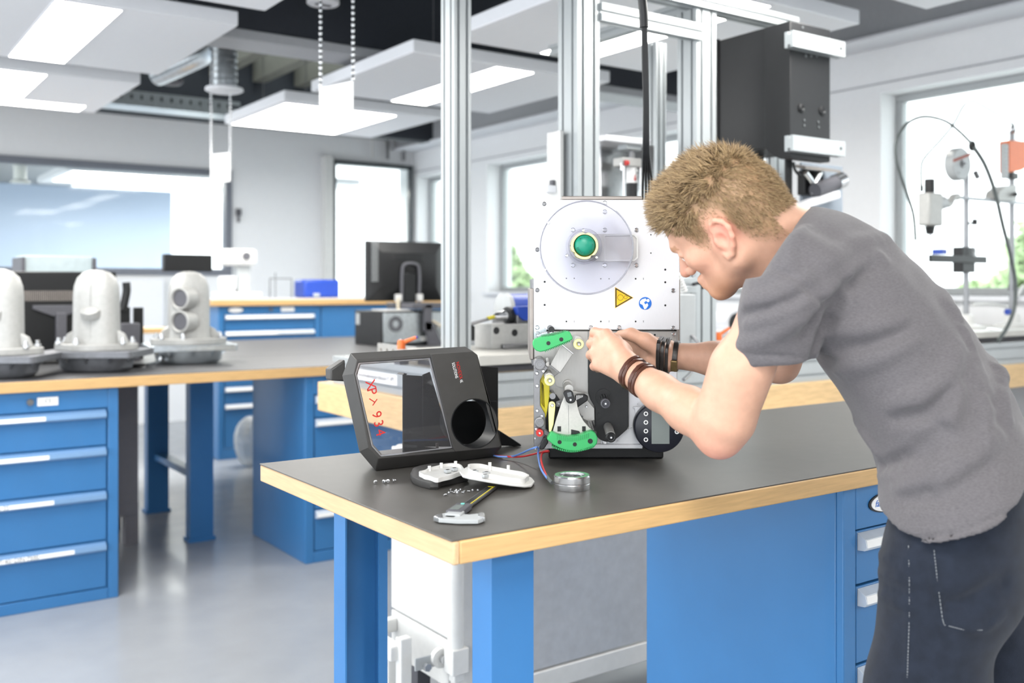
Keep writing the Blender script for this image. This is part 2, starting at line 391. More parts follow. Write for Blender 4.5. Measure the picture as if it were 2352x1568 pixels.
for i, (a, b) in enumerate(((.2, .2), (-.9, -2.2), (1.9, -2.4), (4.3, -1.6))):  # unseen panels added around the camera for extra light
    panel(a-1.2, a+1.2, b-.75, b+.75, [(a-.3, a+.3, b-.7, b+.7)], ['added unseen light panel right above the camera', 'added unseen light panel behind the camera, left', 'added unseen light panel behind the camera, middle', 'added unseen light panel behind the camera, right'][i])
# next room's own panels
for i, (x, y, x2, y2) in enumerate(((150, 390, 400, 440), (420, 398, 560, 428))):
    p = onB(x, y, 11.2); z = p.z
    r = thing('ceiling_panel', ['bright light panel of the next room seen through the glazing', 'narrow light panel of the next room beside the glazing jamb'][i], 'ceiling panel', (p.x+.8, 12, z), group='suspended light panels')
    box('panel_board', M['panel'], p.x, p.x+2.2, 11.2, 12.8, z, z+.07, r); MB().add([(p.x+.1,11.3,z-.004),(p.x+.1,12.4,z-.004),(p.x+1.9,12.4,z-.004),(p.x+1.9,11.3,z-.004)],[(0,1,2,3)]).build('light_diffuser', M['lamp'], r, recalc=False)
p = onB(46, 412, 11.0); r = thing('air_duct', 'short white duct with round outlet in the next room', 'duct', p)
MB().lathe([(.06,3.299-p.z),(.06,0),(.09,-.02),(.09,-.035),(.02,-.035)], p, n=20).build('duct_pipe', M['white_pl'], r)
# ---- spiral duct with round outlet
def duct(cx, y0, y1, wpx, b, label, disc=1.45):
    lo = onB(cx, y1, b); hi = onB(cx, y0, b); Y = lo.x*SA+lo.y*CA; rad = wpx/2/F*Y
    r = thing('air_duct', label, 'duct', lo)
    prof = []; n = 24; top = ZC-.002
    for i in range(n+1):
        h = lo.z+.02+(top-lo.z-.02)*i/n; prof += [(rad, h-lo.z), (rad*1.05, h-lo.z+.004), (rad, h-lo.z+.008)]
    MB().lathe(prof, lo, n=28).build('duct_pipe', M['galv'], r)
    MB().lathe([(rad*.9,.02),(rad*disc,.015),(rad*disc*1.02,.0),(rad*disc*.9,-.008),(rad*.5,-.004),(rad*.2,-.012)], lo, n=32).build('outlet_disc', M['panel'], r)
    return r
duct(515, 85, 208, 58, 6.4, 'silver spiral duct with white round outlet below the nearest light panels')
p = onB(742, 8, 5.2); d = thing('ceiling_speaker', 'round white outlet disc with grille at the top edge', 'duct', p)
MB().lathe([(.09,.05),(.092,0),(.085,-.006),(.03,-.006)], p, n=32).build('outlet_disc', M['panel'], d)
MB().box(p-Vector((0,0,.008)), (.09,.02,.008)).build('grille_slot', M['dgrey'], d); MB().lathe([(.08,.05),(.08,ZC-.002-p.z)], p, n=24).build('duct_pipe', M['galv'], d)
m = MB(); q0 = onB(370, 165, 7.0); q1 = onB(470, 120, 6.6); 
tag(MB().tube([onB(362,175,7.4), onB(420,150,7.1), onB(478,122,6.8), onB(500,100,6.45)], .07, n=16).build('flexible_duct', M['galv']), 'silver flexible duct slanting behind the spiral duct', 'duct')
p = onB(393, 188, 7.6); tag(MB().cyl(p, (p.x, p.y, ZC), .008, n=8).lathe([(.085,.04),(.09,0),(.07,-.02),(.02,-.03)], p, n=24).build('smoke_detector', M['dgrey']), 'grey round detector under the dark ceiling left of the spiral duct', 'detector')
# ---- perforated cable tray
p = onB(300, 215, 8.9); q = onB(600, 250, 8.9); z = p.z
tr = thing('cable_tray', 'perforated grey cable tray running along the far wall below the dark ceiling', 'cable tray', (p.x, 8.9, z-.1))
m = MB()
for i in range(60):
    x = -2+i*.085; m.bx(x, x+.06, 8.9, 8.92, z-.04, z)
m.bx(-2.1, 3.2, 8.9, 8.92, z, z+.03); m.bx(-2.1, 3.2, 8.9, 9.2, z-.10, z-.08); m.bx(-2.1, 3.2, 8.9, 8.92, z-.08, z-.04)
m.build('tray_side', M['galv'], tr)
# ---- hanging paper signs on chains
def chain(p, q, n, r, parent):
    m = MB(); p = Vector(p); q = Vector(q)
    for i in range(n): m.ball(p+(q-p)*(i+.5)/n, (r*.7, r*.7, (q-p).length/n*.55), 8, 6)
    m.build('chain', M['steel'], parent)
def hang(xl, yl, xr, yr, hpx, b0, b1, label, lines, chains=True, n=40):
    tl = onB(xl, yl, b0); tr = onB(xr, yr, b1); tr.z = tl.z = (tl.z+tr.z)/2; Y = tl.x*SA+tl.y*CA; h = hpx/F*Y
    r = thing('hanging_sign', label, 'sign', (tl+tr)/2-Vector((0,0,h)))
    d = (tr-tl).normalized(); nrm = d.cross(Vector((0,0,1))).normalized()
    MB().prism([tl, tr, tr-Vector((0,0,h)), tl-Vector((0,0,h))], nrm*.004).build('sign_board', M['label'], r)
    if lines:
        w = (tr-tl).length; m = MB()
        for (u0, u1, v) in lines:
            c0 = tl+d*w*u0-Vector((0,0,h*v))+nrm*.0045; c1 = tl+d*w*u1-Vector((0,0,h*v))+nrm*.0045; e = Vector((0,0,h*.018))
            m.prism([c0, c1, c1-e, c0-e], nrm*.0005)
        m.build('printed_lines', mat('faint_print', (168,170,186), .6), r, smooth=0)
    for c in (tl+d*.004, tr-d*.004): chain(c, (c.x, c.y, ZC), n, .012, r)
    return r
hang(735, 205, 812, 183, 100, 4.6, 4.35, 'white printed paper sign hanging on two bead chains', [(.06,.45,.1),(.06,.35,.15),(.1,.75,.3),(.1,.5,.44),(.1,.78,.6),(.1,.3,.72)], n=46)
hang(484, 358, 530, 346, 66, 7.0, 6.8, 'small white sign hanging in front of the interior glazing', None, n=50)
# ================================================================== workbenches and drawer cabinets
ZT = 1.01
def bench(name_label, a0, a1, b0, b1, ztop, th, legs, top_mat, matlab, mat_m, grp, over=.0):
    r = thing('workbench', name_label, 'workbench', ((a0+a1)/2, (b0+b1)/2, 0), group=grp)
    box('tabletop', M['wood'], a0, a1, b0, b1, ztop-th, ztop-.003, r, .003)
    box('edge_band', M['wood_y'], a0-.012, a0, b0, b1, ztop-th, ztop-.003, r, .003)
    for (la, lb, wa, wb, face) in legs:
        m = MB(); t = .004; z0, z1 = .02, ztop-th
        # open C-channel leg: web on the a- side, flanges, lip
        m.bx(la, la+t, lb, lb+wb, z0, z1)
        if face > 0:      # closed face towards the viewer (b-)
            m.bx(la+t, la+wa, lb, lb+t, z0, z1); m.bx(la+wa-t, la+wa, lb+t, lb+wb-t, z0, z1); m.bx(la+wa-.03, la+wa, lb+wb-t, lb+wb, z0, z1)
        else:             # opening towards the viewer
            m.bx(la+t, la+wa, lb+wb-t, lb+wb, z0, z1); m.bx(la+wa-t, la+wa, lb+t, lb+wb-t, z0, z1); m.bx(la+wa-.022, la+wa, lb, lb+t, z0, z1)
        m.bx(la-.01, la+wa+.01, lb-.01, lb+wb+.01, 0, .02)
        m.build('leg', M['blue_dark'], r, smooth=0)
    if mat_m is not None:
        o = box('bench_mat', mat_m, a0-.0135, a1, b0+.004, b1, ztop-.003, ztop, bevel=.001); tag(o, matlab, 'mat')
    return r
def cabinet(label, a0, a1, b0, b1, z0, z1, drawers, texts=(), lock=None, plate=None, badge=None, side_m=None, bars=True, grp='blue drawer cabinets', flap=.56, handle_m=None):
    """drawer fronts face b-"""
    r = thing('drawer_cabinet', label, 'cabinet', ((a0+a1)/2, (b0+b1)/2, 0), group=grp)
    box('cabinet_body', M['blue'], a0, a1, b0+.02, b1, z0, z1, r, .004)
    m = MB(); e = .045; top = drawers[0][1]+.004; bot = drawers[-1][0]-.004
    m.bx(a0, a0+e, b0, b0+.02, z0, z1); m.bx(a1-e, a1, b0, b0+.02, z0, z1); m.bx(a0+e, a1-e, b0, b0+.02, top, z1); m.bx(a0+e, a1-e, b0, b0+.02, z0, bot)
    m.build('front_frame', M['blue'], r, .003)
    for i, (p, q) in enumerate(drawers):
        d = box('drawer', M['blue'], a0+e+.006, a1-e-.006, b0+.004, b0+.019, p, q, r, .003)
        hh = .04
        pr = [(0,0),(-.022,-.012),(-.026,-.03),(-.02,-.038),(0,-.04)]
        mm = MB(); x0, x1 = a0+e+.01, a1-e-.01
        mm.prism([(x0, b0+.004+u, q-.004+v) for u, v in pr], (x1-x0, 0, 0)); mm.build('handle', handle_m or M['handle'], d, .001)
        w = flap if not hasattr(flap, '__len__') else flap[i]
        lab = MB(); s = Vector((0, b0-.0232+.004, q-.0225)); 
        lab.prism([(x0+.003, b0-.0186, q-.017), (x0+(x1-x0)*w, b0-.0186, q-.017), (x0+(x1-x0)*w, b0-.0216, q-.034), (x0+.003, b0-.0216, q-.034)], (0, -.0012, -.0002))
        lab.build('label_strip', M['label'], d, smooth=0)
    for (i, txt, u, size, *al) in texts:
        q = drawers[i][1]; x0, x1 = a0+e+.01, a1-e-.01
        text_mesh('label_text', txt, size, frame((x0+(x1-x0)*u, b0-.0216, q-.0262), (1,0,0), (0,.17,.98)), M['ink'], r, .0003, al[0] if al else 'LEFT')
    zt = (top+z1)/2
    if lock: 
        x = a0+(a1-a0)*lock; MB().cyl((x, b0, zt), (x, b0-.012, zt), .014, n=18).cyl((x, b0-.012, zt), (x, b0-.018, zt), .007, n=12).build('lock', M['steel_d'], r)
    if plate:
        u, w, txt = plate; x = a0+(a1-a0)*u; box('name_plate', M['label'], x, x+w, b0-.003, b0, zt-.02, zt+.018, r, .001)
        if txt: text_mesh('plate_text', txt, .022, frame((x+w/2, b0-.0034, zt), (1,0,0), (0,0,1)), M['ink'], r, .0003, 'CENTER')
    if badge:
        u, txt = badge; x = a0+(a1-a0)*u; n = 28
        for nm, s, dd, mt in (('badge_rim', 1.12, .003, M['black']), ('badge', 1, .005, M['label'])):
            MB().prism([(x+.062*s*math.cos(2*math.pi*k/n), b0, zt+.0+.021*s*math.sin(2*math.pi*k/n)) for k in range(n)], (0,-dd,0)).build(nm, mt, r)
        if txt: text_mesh('badge_text', txt, .022, frame((x-.05, b0-.0055, zt), (1,0,0), (0,0,1)), M['sign_b'], r, .0003, shear=.3)
    return r
# ---- the near bench
M['clear_h'] = mat('clear_handle', (204,212,222), .3, .1)
NA0, NB0, NB1 = .852, 1.356, 2.206
near_bench = bench('near workbench with thick beech top, blue channel legs and black cover', NA0, 3.05, NB0, NB1, ZT, .041,
      [(.957, 1.42, .09, .062, 1), (.957, 2.0, .105, .058, -1)], None, 'smooth black rubber mat covering the near workbench', M['mat'], 'workbenches')
# curled rear corner of the mat
cabinet('blue drawer cabinet under the near workbench behind the jeans', 1.885, 2.55, 1.385, 2.03, .04, ZT-.041, [(.74,.862),(.56,.735),(.36,.555),(.06,.355)],
        texts=((0,'Schrauben',.12,.022),(1,'Zangen',.12,.022),(2,'Div.',.10,.026)), badge=(.24, 'fami'), flap=.95, handle_m=M['clear_h'])
# ---- the island of benches behind (front row)
IB0, IB1 = 4.70, 5.62
bench('front bench of the rear island with thick beech edge above the left drawer cabinet', -1.9, 4.4, IB0, IB1, ZT, .05, [(2.62, 5.45, .09, .07, 1)], None,
      'dark cover on the front bench of the rear island', M['mat2'], 'workbenches')
g0 = onZ(445, 1245, 0); g1 = onZ(350, 1178, 0)
r2 = bench('rear bench of the island carrying the computer', -1.9, 4.4, IB1+.006, 7.35, ZT, .05, [(g0.x-.02, g0.y, .13, .08, 1), (g0.x-.02, g1.y, .13, .08, 1)], None,
      'dark cover on the rear bench of the island', M['mat2'], 'workbenches')
m = MB(); m.bx(g0.x+.02, g0.x+.09, g0.y+.08, g1.y, .33, .37); m.build('foot_rail', M['blue_dark'], r2, .004)
c = onB(272, 1392, IB0+.03); cl = onB(-420, 1392, IB0+.03)
fx = lambda px: (onB(px, 900, IB0+.01).x-(c.x-.98+.055))/(.98-.11)
cabinet('blue four drawer cabinet at the left edge with a lock and name plate', c.x-.98, c.x, IB0+.03, IB0+.68, .0, ZT-.05,
        [(.70,.865),(.50,.695),(.27,.495),(.055,.265)], texts=((2,'Delta s 35',fx(21),.024,'RIGHT'),(3,'Delta PT 40/ DIN 7500',fx(89),.024,'RIGHT')), lock=.065+.87*fx(72), plate=(.06+.87*fx(92),.085,'C2'), flap=(fx(105),fx(113),fx(124),fx(171)))
d = onB(702, 1319, IB0+.03)
cabinet('blue drawer cabinet in the middle with a plain side and white label strips', d.x, d.x+.72, IB0+.03, IB0+.78, 0, ZT-.05,
        [(.745,.86),(.53,.74),(.275,.525),(.06,.27)], badge=(.2, None), flap=.95, handle_m=M['clear_h'])
# ---- grey metal locker standing under the island
p = onZ(305, 1250, 0); w = .3
r = thing('metal_locker', 'dark grey metal locker on legs beside the left drawer cabinet', 'cabinet', (p.x-.1, p.y+.2, 0))
e0 = p.x+.03
M['locker'] = mat('locker_grey', (128,126,132), .5, var=.03)
box('locker_body', M['locker'], e0-.42, e0, p.y, p.y+.45, .22, .93, r, .004); box('locker_rail', M['locker'], e0-.42, e0, p.y-.004, p.y+.454, .16, .235, r, .003)
for x, y in ((e0-.42, p.y), (e0-.07, p.y), (e0-.42, p.y+.38), (e0-.07, p.y+.38)): box('leg', M['locker'], x, x+.07, y, y+.07, 0, .16, r)
# ---- the tall counter along the far side
q = onZ(502, 1057, 0); CZ = onB(502, 686, q.y).z
def far_cab(a0, a1, label, drw, side=False):
    cc = cabinet(label, a0, a1, q.y, q.y+.68, .0, CZ-.06, drw, lock=.5, plate=(.6,.12,None), badge=(.16,None), flap=(.97,.56,.56,.7,.7,.7,.7,.7)[:len(drw)], handle_m=M['clear_h'])
    return cc
zt = CZ-.06; dr = [(zt-.20,zt-.07),(zt-.345,zt-.205),(zt-.49,zt-.35),(zt-.66,zt-.495),(zt-.80,zt-.665),(.09,zt-.805)]
fa1 = onB(735, 720, q.y).x
far_cab(q.x, fa1, 'blue drawer cabinet of the tall far counter', dr)
r = thing('cupboard', 'plain blue cupboard of the tall far counter beside its drawers', 'cabinet', (fa1+.6, q.y+.3, 0))
fe = onB(1042, 700, q.y).x; dw = (fe-fa1-.02)/2
box('cupboard_body', M['blue'], fa1+.004, fe, q.y+.02, q.y+.68, 0, zt, r)
for i in range(2): box('cupboard_door', M['blue'], fa1+.015+i*dw, fa1+.005+(i+1)*dw, q.y, q.y+.02, .08, zt-.01, r, .004)
tag(box('worktop', M['wood'], q.x-.06, fe+.02, q.y-.03, q.y+.72, zt, CZ-.01, bevel=.004), 'beech worktop of the tall far counter', 'worktop')
tag(box('counter_sheet', mat('pale_grey_cover', (200,202,208), .4), q.x-.055, fe+.015, q.y-.02, q.y+.71, CZ-.01, CZ), 'pale grey sheet on the far counter worktop', 'worktop')
# ---- clear plastic bag hanging near the far cabinet
p = onZ(575, 1065, 0.02)
mm = MB(); mm.ball((p.x, p.y, .20), (.13,.10,.20), 14, 10); bagv = []
for i, v in enumerate(mm.v):
    s = 1+.12*math.sin(i*2.7)+.07*math.sin(i*1.3); bagv.append((p.x+(v[0]-p.x)*s, p.y+(v[1]-p.y)*s, max(.003, v[2])))
mm.v = bagv
tag(mm.build('plastic_bag', clear('thin_plastic', (235,238,240), .2, .15, .35, (225,232,238)), smooth=0), 'crumpled clear plastic bag on the floor beside the middle cabinet', 'bag')
# ================================================================== test bench with aluminium rig
FW = Vector((SA, CA, 0)); RT = Vector((CA, -SA, 0)); UP = Vector((0, 0, 1))
def prof_poly(w, h, nw, nh, gw=.011, gd=.010):
    pts = []
    def side(p, q, n):
        L = math.dist(p, q); dx, dy = (q[0]-p[0])/L, (q[1]-p[1])/L; nx, ny = -dy, dx
        for i in range(n):
            c = L*(i+.5)/n
            for s, g in ((c-gw/2, 0), (c-gw/2, gd), (c+gw/2, gd), (c+gw/2, 0)):
                pts.append((p[0]+dx*s+nx*g, p[1]+dy*s+ny*g))
    c = [(0,0),(w,0),(w,h),(0,h)]
    for i in range(4):
        pts.append(c[i]); side(c[i], c[(i+1) % 4], nw if i % 2 == 0 else nh)
    return pts
def vprofile(name, a0, a1, b0, b1, z0, z1, parent, na=2, nb=2):
    return MB().prism([(a0+u, b0+v, z0) for u, v in prof_poly(a1-a0, b1-b0, na, nb)], (0,0,z1-z0)).build(name, M['alu'], parent, smooth=0)
def aprofile(name, a0, a1, b0, b1, z0, z1, parent, nb=1, nz=2):
    return MB().prism([(a0, b0+u, z0+v) for u, v in prof_poly(b1-b0, z1-z0, nb, nz)], (a1-a0,0,0)).build(name, M['alu'], parent, smooth=0)
def bprofile(name, a0, a1, b0, b1, z0, z1, parent, na=1, nz=2):
    return MB().prism([(a0+u, b0, z0+v) for u, v in prof_poly(a1-a0, z1-z0, na, nz)], (0,b1-b0,0)).build(name, M['alu'], parent, smooth=0)
M['pole'] = mat('chrome_pole', (150,152,156), .35, .5, var=.05)
TB0, TB1, TA0, TA1 = 2.72, 3.95, 1.76, 5.9
# white wheeled base cabinet below the wood
r = thing('base_cabinet', 'white wheeled base cabinet with lever brackets under the test bench', 'cabinet', (2.8, 3.3, 0))
ca0, cb0, cb1 = 1.605, 2.58, 3.0
box('cabinet_body', M['white_pl'], ca0+.012, 3.6, cb0+.012, cb1, .165, .88, r, .012)
box('side_panel', M['white_pl'], ca0, ca0+.012, cb0+.05, cb1-.004, .325, .875, r, .004); box('side_skirt', M['white_pl'], ca0, ca0+.012, cb0+.05, cb1-.004, .17, .318, r, .004)
box('front_panel', mat('shaded_white_panel', (186,189,194), .4), ca0+.07, 3.58, cb0, cb0+.012, .172, .875, r, .004); box('front_skirt', M['white_pl'], ca0+.05, 3.6, cb0-.006, cb0+.012, .10, .166, r, .004)  # front panel of the white cabinet greyed: its shade is in the colour
MB().tube([(ca0+.012, cb0+.02, .30), (ca0+.012, cb0+.02, .72), (ca0+.014, cb0+.03, .80), (ca0+.02, cb0+.06, .87)], .026, n=12).build('corner_post', M['white_pl'], r)
box('post_foot', M['white_pl'], ca0-.015, ca0+.045, cb0-.008, cb0+.046, .225, .305, r, .004); box('post_tip', M['white_pl'], ca0-.005, ca0+.035, cb0, cb0+.036, .20, .225, r, .004)
box('label_plate', M['label'], ca0+.055, ca0+.17, cb0-.008, cb0-.006, .115, .155, r)
def lever(b):
    MB().bx(ca0-.15, ca0, b, b+.035, .255, .30).build('lever_bar', M['white_pl'], r, .004)
lever(2.95); MB().bx(ca0-.15, ca0-.105, 2.72, 2.95, .255, .30).build('cross_bar', M['white_pl'], r, .004)
MB().bx(ca0-.125, ca0-.085, 2.70, 2.735, .10, .325).build('lever_arm', M['white_pl'], r, .004)
MB().bx(ca0-.10, ca0+.0, 2.655, 2.661, .235, .275).build('link_plate', M['grey_pl'], r, .003)
MB().lathe([(.03,0),(.03,.02)], (ca0-.015, 2.64, .262), (0,1,0), 18).build('link_boss', M['white_pl'], r)
for x, z in ((-.07,.25),(-.012,.262)): MB().cyl((ca0+x, 2.64, z), (ca0+x, 2.625, z), .013, n=6).build('bolt', M['steel'], r)
MB().bx(ca0-.10, ca0-.03, 2.60, 2.606, .10, .16).build('lower_link', M['white_pl'], r, .003); MB().cyl((ca0-.07, 2.60, .13), (ca0-.07, 2.588, .13), .014, n=6).build('bolt', M['steel'], r)
MB().prism([(ca0-.03,2.58,.10),(ca0-.03,2.62,.10),(ca0-.03,2.62,.145),(ca0-.03,2.58,.145)], (.30,-.05,-.02)).build('lower_bar', M['white_pl'], r, .004)
for bb in (2.80, 2.93):
    w_ = MB().lathe([(.02,-.014),(.05,-.014),(.058,-.008),(.058,.008),(.05,.014),(.02,.014)], (ca0-.11, bb, .058), (0,1,0), 24, True).build('castor_wheel', M['grey_pl'], r)
    MB().cyl((ca0-.11, bb-.018, .058), (ca0-.11, bb+.018, .058), .022, n=14).build('hub', M['steel'], w_); box('castor_fork', M['white_pl'], ca0-.13, ca0-.09, bb-.026, bb-.02, .05, .26, r, .003)
for x in (ca0+.06, 3.5):
    for y in (cb0+.03, cb1-.08): box('foot', M['dgrey'], x, x+.05, y, y+.05, 0, .165, r)
# thick wooden bench
tb = thing('wooden_bench', 'long bench with very thick beech block top behind the near workbench', 'workbench', ((TA0+TA1)/2, (TB0+TB1)/2, 0), group='workbenches')
box('wooden_block', M['wood_block'], TA0, TA1, TB0, TB1, .887, 1.01, tb, .004)
for x in (4.25, 5.75):
    for y in (TB0+.1, TB1-.2): box('leg', M['blue_dark'], x, x+.09, y, y+.09, 0, .887, tb)
# aluminium rig
rig = thing('aluminium_rig', 'aluminium profile rig with posts and rails on the thick wooden bench', 'rig', (3, 3.2, 1.01))
aprofile('base_rail', 1.81, TA1-.05, 2.74, 2.78, 1.01, 1.125, rig, 1, 2)
bprofile('base_rail', 1.79, 1.83, 2.79, 3.86, 1.01, 1.125, rig, 1, 2)
aprofile('base_rail', 1.81, TA1-.05, 3.82, 3.86, 1.01, 1.125, rig, 1, 2)
pl = onA(818, 868, 1.79); pr_ = onA(912, 885, 1.79)
MB().bx(1.7885, 1.79, pr_.y, pl.y, 1.045, 1.085).build('rig_label', M['label'], rig, smooth=0)
text_mesh('rig_label_text', 'Verschraubungsprüfstand P-VPS', .026, frame((1.788, pl.y-.01, 1.065), (0,-1,0), (0,0,1)), M['ink'], rig, .0002, sx=.95)
def post(xc, xL, xR, b0, z0, z1, na=2, nb=2):
    a0 = onB(xc, 0, b0).x; a1 = onB(xR, 0, b0).x; b1 = onA(xL, 0, a0).y
    vprofile('post', a0, a1, b0, b1, z0, z1, rig, na, nb); return a0, a1, b0, b1
post(1043, 1013, 1082, 3.05, 1.125, 3.3)
PA = post(1326, 1282, 1377, 2.80, 1.125, 3.3)
zr1 = onB(1836, 40, 2.78).z
PB = post(1600, 1556, 1645, 2.80, 1.125, zr1-.05)
post(1508, 1487, 1530, 3.5, 1.3, 2.6, 2, 1)
zb = onB(1490, 52, 2.80)
aprofile('cross_rail', PA[1], PB[0]+.02, 2.785, 2.83, zb.z-.03, zb.z+.035, rig, 1, 1)
aprofile('top_rail', PA[1], onB(1836, 40, 2.78).x, 2.78, 2.86, zr1-.05, zr1, rig, 2, 1)
bprofile('top_rail', PB[0]+.02, PB[0]+.07, 2.86, 3.8, zr1-.05, zr1, rig, 1, 1)
post(1778, 1757, 1812, 2.95, 1.125, 2.2, 2, 1)
# steel slab on the rig
SZ = 1.185
tag(MB().prism([(1.82,2.78,SZ-.034),(5.85,2.78,SZ-.034),(5.85,3.75,SZ-.034),(2.6,3.75,SZ-.034),(2.6,3.3,SZ-.034),(1.82,3.3,SZ-.034)], (0,0,.034)).build('steel_slab', M['stone'], bevel=.002), 'thick pale steel slab lying on the rig base rails', 'slab')
m = MB(); m.bx(1.86, 5.8, 2.82, 3.26, 1.125, SZ-.034); m.build('slab_support', M['dgrey'], rig)
# grey electronics box and brackets on the right post
e = onB(1562, 675, 2.6)
gb_ = thing('terminal_box', 'pale grey terminal box right of the printer plate', 'box', (e.x, 2.6, 1.2)); e2 = onB(1590, 800, 2.6)
box('box_body', M['grey_pl'], e.x, e2.x+.02, 2.6, 2.72, 1.13, e.z, gb_, .006)
p0, p1 = onB(1556, 632, 2.58), onB(1570, 668, 2.58)
m = MB()
for i in range(7): c = p0+(p1-p0)*(i/6); m.lathe([(.013,-.004),(.015,0),(.013,.004)], c, (p1-p0), 14)
m.build('cable_gland', M['white_pl'], gb_); MB().cyl(p0, p1, .009, n=10).build('gland_core', M['grey_pl'], gb_)
for yy in (645, 665):
    a_ = onB(1568, yy, 2.66); b_ = onB(1602, yy, 2.66); MB().bx(a_.x, b_.x, 2.66, 2.80, a_.z-.014, a_.z+.014).build('bracket', M['alu'], gb_, .003)
pts = [onB(1592, 653, 2.63), onB(1605, 650, 2.63), onB(1613, 655, 2.63), onB(1614, 664, 2.63)]
MB().tube(pts, .006, n=8).build('hex_key', M['black'], gb_)
MB().tube([onB(1588, 770, 2.6), onB(1598, 780, 2.58), onB(1604, 800, 2.56), onB(1590, 850, 2.5), onB(1570, 872, 2.45)], .006, n=8).build('grey_cable', M['steel_d'], gb_)
# slim white end plate left of the big post
p = onB(1271, 302, 2.9); q_ = onB(1280, 460, 2.9)
ep = thing('end_plate', 'slim pale plate with a small clamp left of the tall double post', 'plate', (p.x, 2.9, 1.2))
box('plate_body', M['white_pl'], p.x, q_.x, 2.86, 2.94, 1.125, p.z, ep, .003); c0 = onB(1248, 425, 2.9); c1 = onB(1271, 444, 2.9)
box('clamp_block', M['panel'], c0.x, c1.x, 2.88, 2.92, c1.z, c0.z, ep, .003); box('clamp_knob', M['dgrey'], c0.x+.03, c0.x+.045, 2.885, 2.905, c0.z, c0.z+.02, ep, .003)
# pneumatic press behind the printer
pb = 3.02
pp = thing('pneumatic_press', 'pneumatic cylinder press with steel housing between the posts', 'press', (onB(1435, 400, pb).x, pb, SZ))
a0 = onB(1380, 400, pb+.12); a1 = onB(1492, 400, pb+.12)
box('housing', M['steel'], a0.x, a1.x+.03, pb+.12, pb+.3, SZ, onB(1400, 322, pb+.12).z, pp, .004)
t0 = onB(1390, 308, pb-.02); t1 = onB(1496, 334, pb-.02)
box('top_plate', M['alu_plate'], t0.x, t1.x, pb-.02, pb+.26, t1.z, t0.z, pp, .003)
h0 = onB(1440, 340, pb); h1 = onB(1474, 380, pb)
box('rod_head', M['alu'], h0.x, h1.x, pb, pb+.06, onB(1440, 342, pb).z, onB(1440, 326, pb).z, pp, .003)
cxp = onB(1451, 400, pb+.03)
MB().cyl((cxp.x, pb+.03, onB(1451,362,pb).z), (cxp.x, pb+.03, onB(1451,340,pb).z), .013, n=16).build('piston_rod', M['steel_d'], pp)
box('cylinder_cap', M['cast'], onB(1430,360,pb).x, onB(1474,360,pb).x, pb, pb+.06, onB(1450,382,pb).z, onB(1450,362,pb).z, pp, .004)
zc0, zc1 = onB(1450,455,pb).z, onB(1450,382,pb).z
MB().cyl((cxp.x, pb+.03, SZ), (cxp.x, pb+.03, (zc0+zc1)/2), .024, n=22).build('cylinder_sleeve', M['black'], pp)
MB().cyl((cxp.x, pb+.03, (zc0+zc1)/2), (cxp.x, pb+.03, zc1), .0238, n=22).build('cylinder_label', M['label'], pp)
text_mesh('cylinder_text', 'CAMOZZI', .022, frame((cxp.x+.004, pb+.0045, zc1-.002), (0,0,-1), (1,0,0)), M['ink'], pp, .0005)
MB().prism([(cxp.x-.004, pb+.0052, zc1-.03), (cxp.x+.002, pb+.0052, zc1-.055), (cxp.x-.01, pb+.0052, zc1-.055)], (0,-.0006,0)).build('red_mark', M['red'], pp)
for x in (1433, 1471): c = onB(x, 400, pb+.005); MB().cyl((c.x, pb+.005, SZ), (c.x, pb+.005, zc1), .0045, n=10).build('tie_rod', M['steel'], pp)
c = onB(1427, 374, pb+.01); MB().cyl(c, c+Vector((.03,0,0)), .008, n=10).cyl(c+Vector((.004,0,0)), c+Vector((.004,0,-.03)), .007, n=10).build('air_fitting', M['steel'], pp)
MB().cyl(onB(1436,374,pb-.006), onB(1442,374,pb-.006), .011, n=12).build('red_collar', M['red'], pp)
# hanging black hose in front of the rails
hs = thing('cable_hose', 'black sheathed cable bundle hanging down between the posts', 'cable', cam(1485, 455, 2.9))
tp_h = cam(1470,-60,2.75); MB().tube([Vector((tp_h.x-.03, tp_h.y+.02, ZC)), Vector((tp_h.x-.02, tp_h.y+.01, 2.9)), tp_h, cam(1474,-10,2.75), cam(1478,30,2.75), cam(1479,63,2.75)], .0125, n=14).build('sheath', M['black_box'], hs)
for i in range(4):
    dx = (i-1.5)*3.2
    MB().tube([cam(1480+dx*.8,60,2.75), cam(1482+dx,150,2.76), cam(1484+dx*.9,250,2.78), cam(1484+dx*1.2,350,2.82), cam(1487+dx*2.2,420,2.9), cam(1487+dx*2.4,470,2.95)], .0036, n=8).build('wire', M['black'], hs)
# black control cabinet
bb0 = 2.60; k0 = onB(1815, 47, bb0); k1 = onB(1907, 66, bb0); kL = onA(1648, 90, k0.x); kS = onA(1756, 60, k0.x)
zt_ = k0.z; zb_ = onB(1815, 362, bb0).z; zl_ = onA(1700, 349, k0.x).z
bc = thing('control_cabinet', 'black sheet metal control cabinet hung on the rig above the man', 'cabinet', ((k0.x+k1.x)/2, bb0, zb_))
box('cabinet_body', M['black_box'], k0.x+.004, k1.x, kS.y, kL.y, zl_, zt_-.0, bc, .004)
MB().prism([(k0.x, kS.y, zt_), (k0.x, bb0, zt_), (k0.x, bb0, zb_), (k0.x, bb0+.05, zb_), (k0.x, bb0+.10, zb_+.025), (k0.x, bb0+.12, zl_), (k0.x, kS.y, zl_)], (k1.x-k0.x, 0, 0)).build('front_housing', M['black_box'], bc, .003)
MB().bx(k0.x-.004, k0.x+.01, kL.y-.005, kL.y+.012, zl_, zt_+.004).build('rear_edge', M['black'], bc)
bk = thing('mounting_rail', 'upper aluminium mounting rail on the black control cabinet', 'rail', (k0.x, bb0-.04, 2.2))
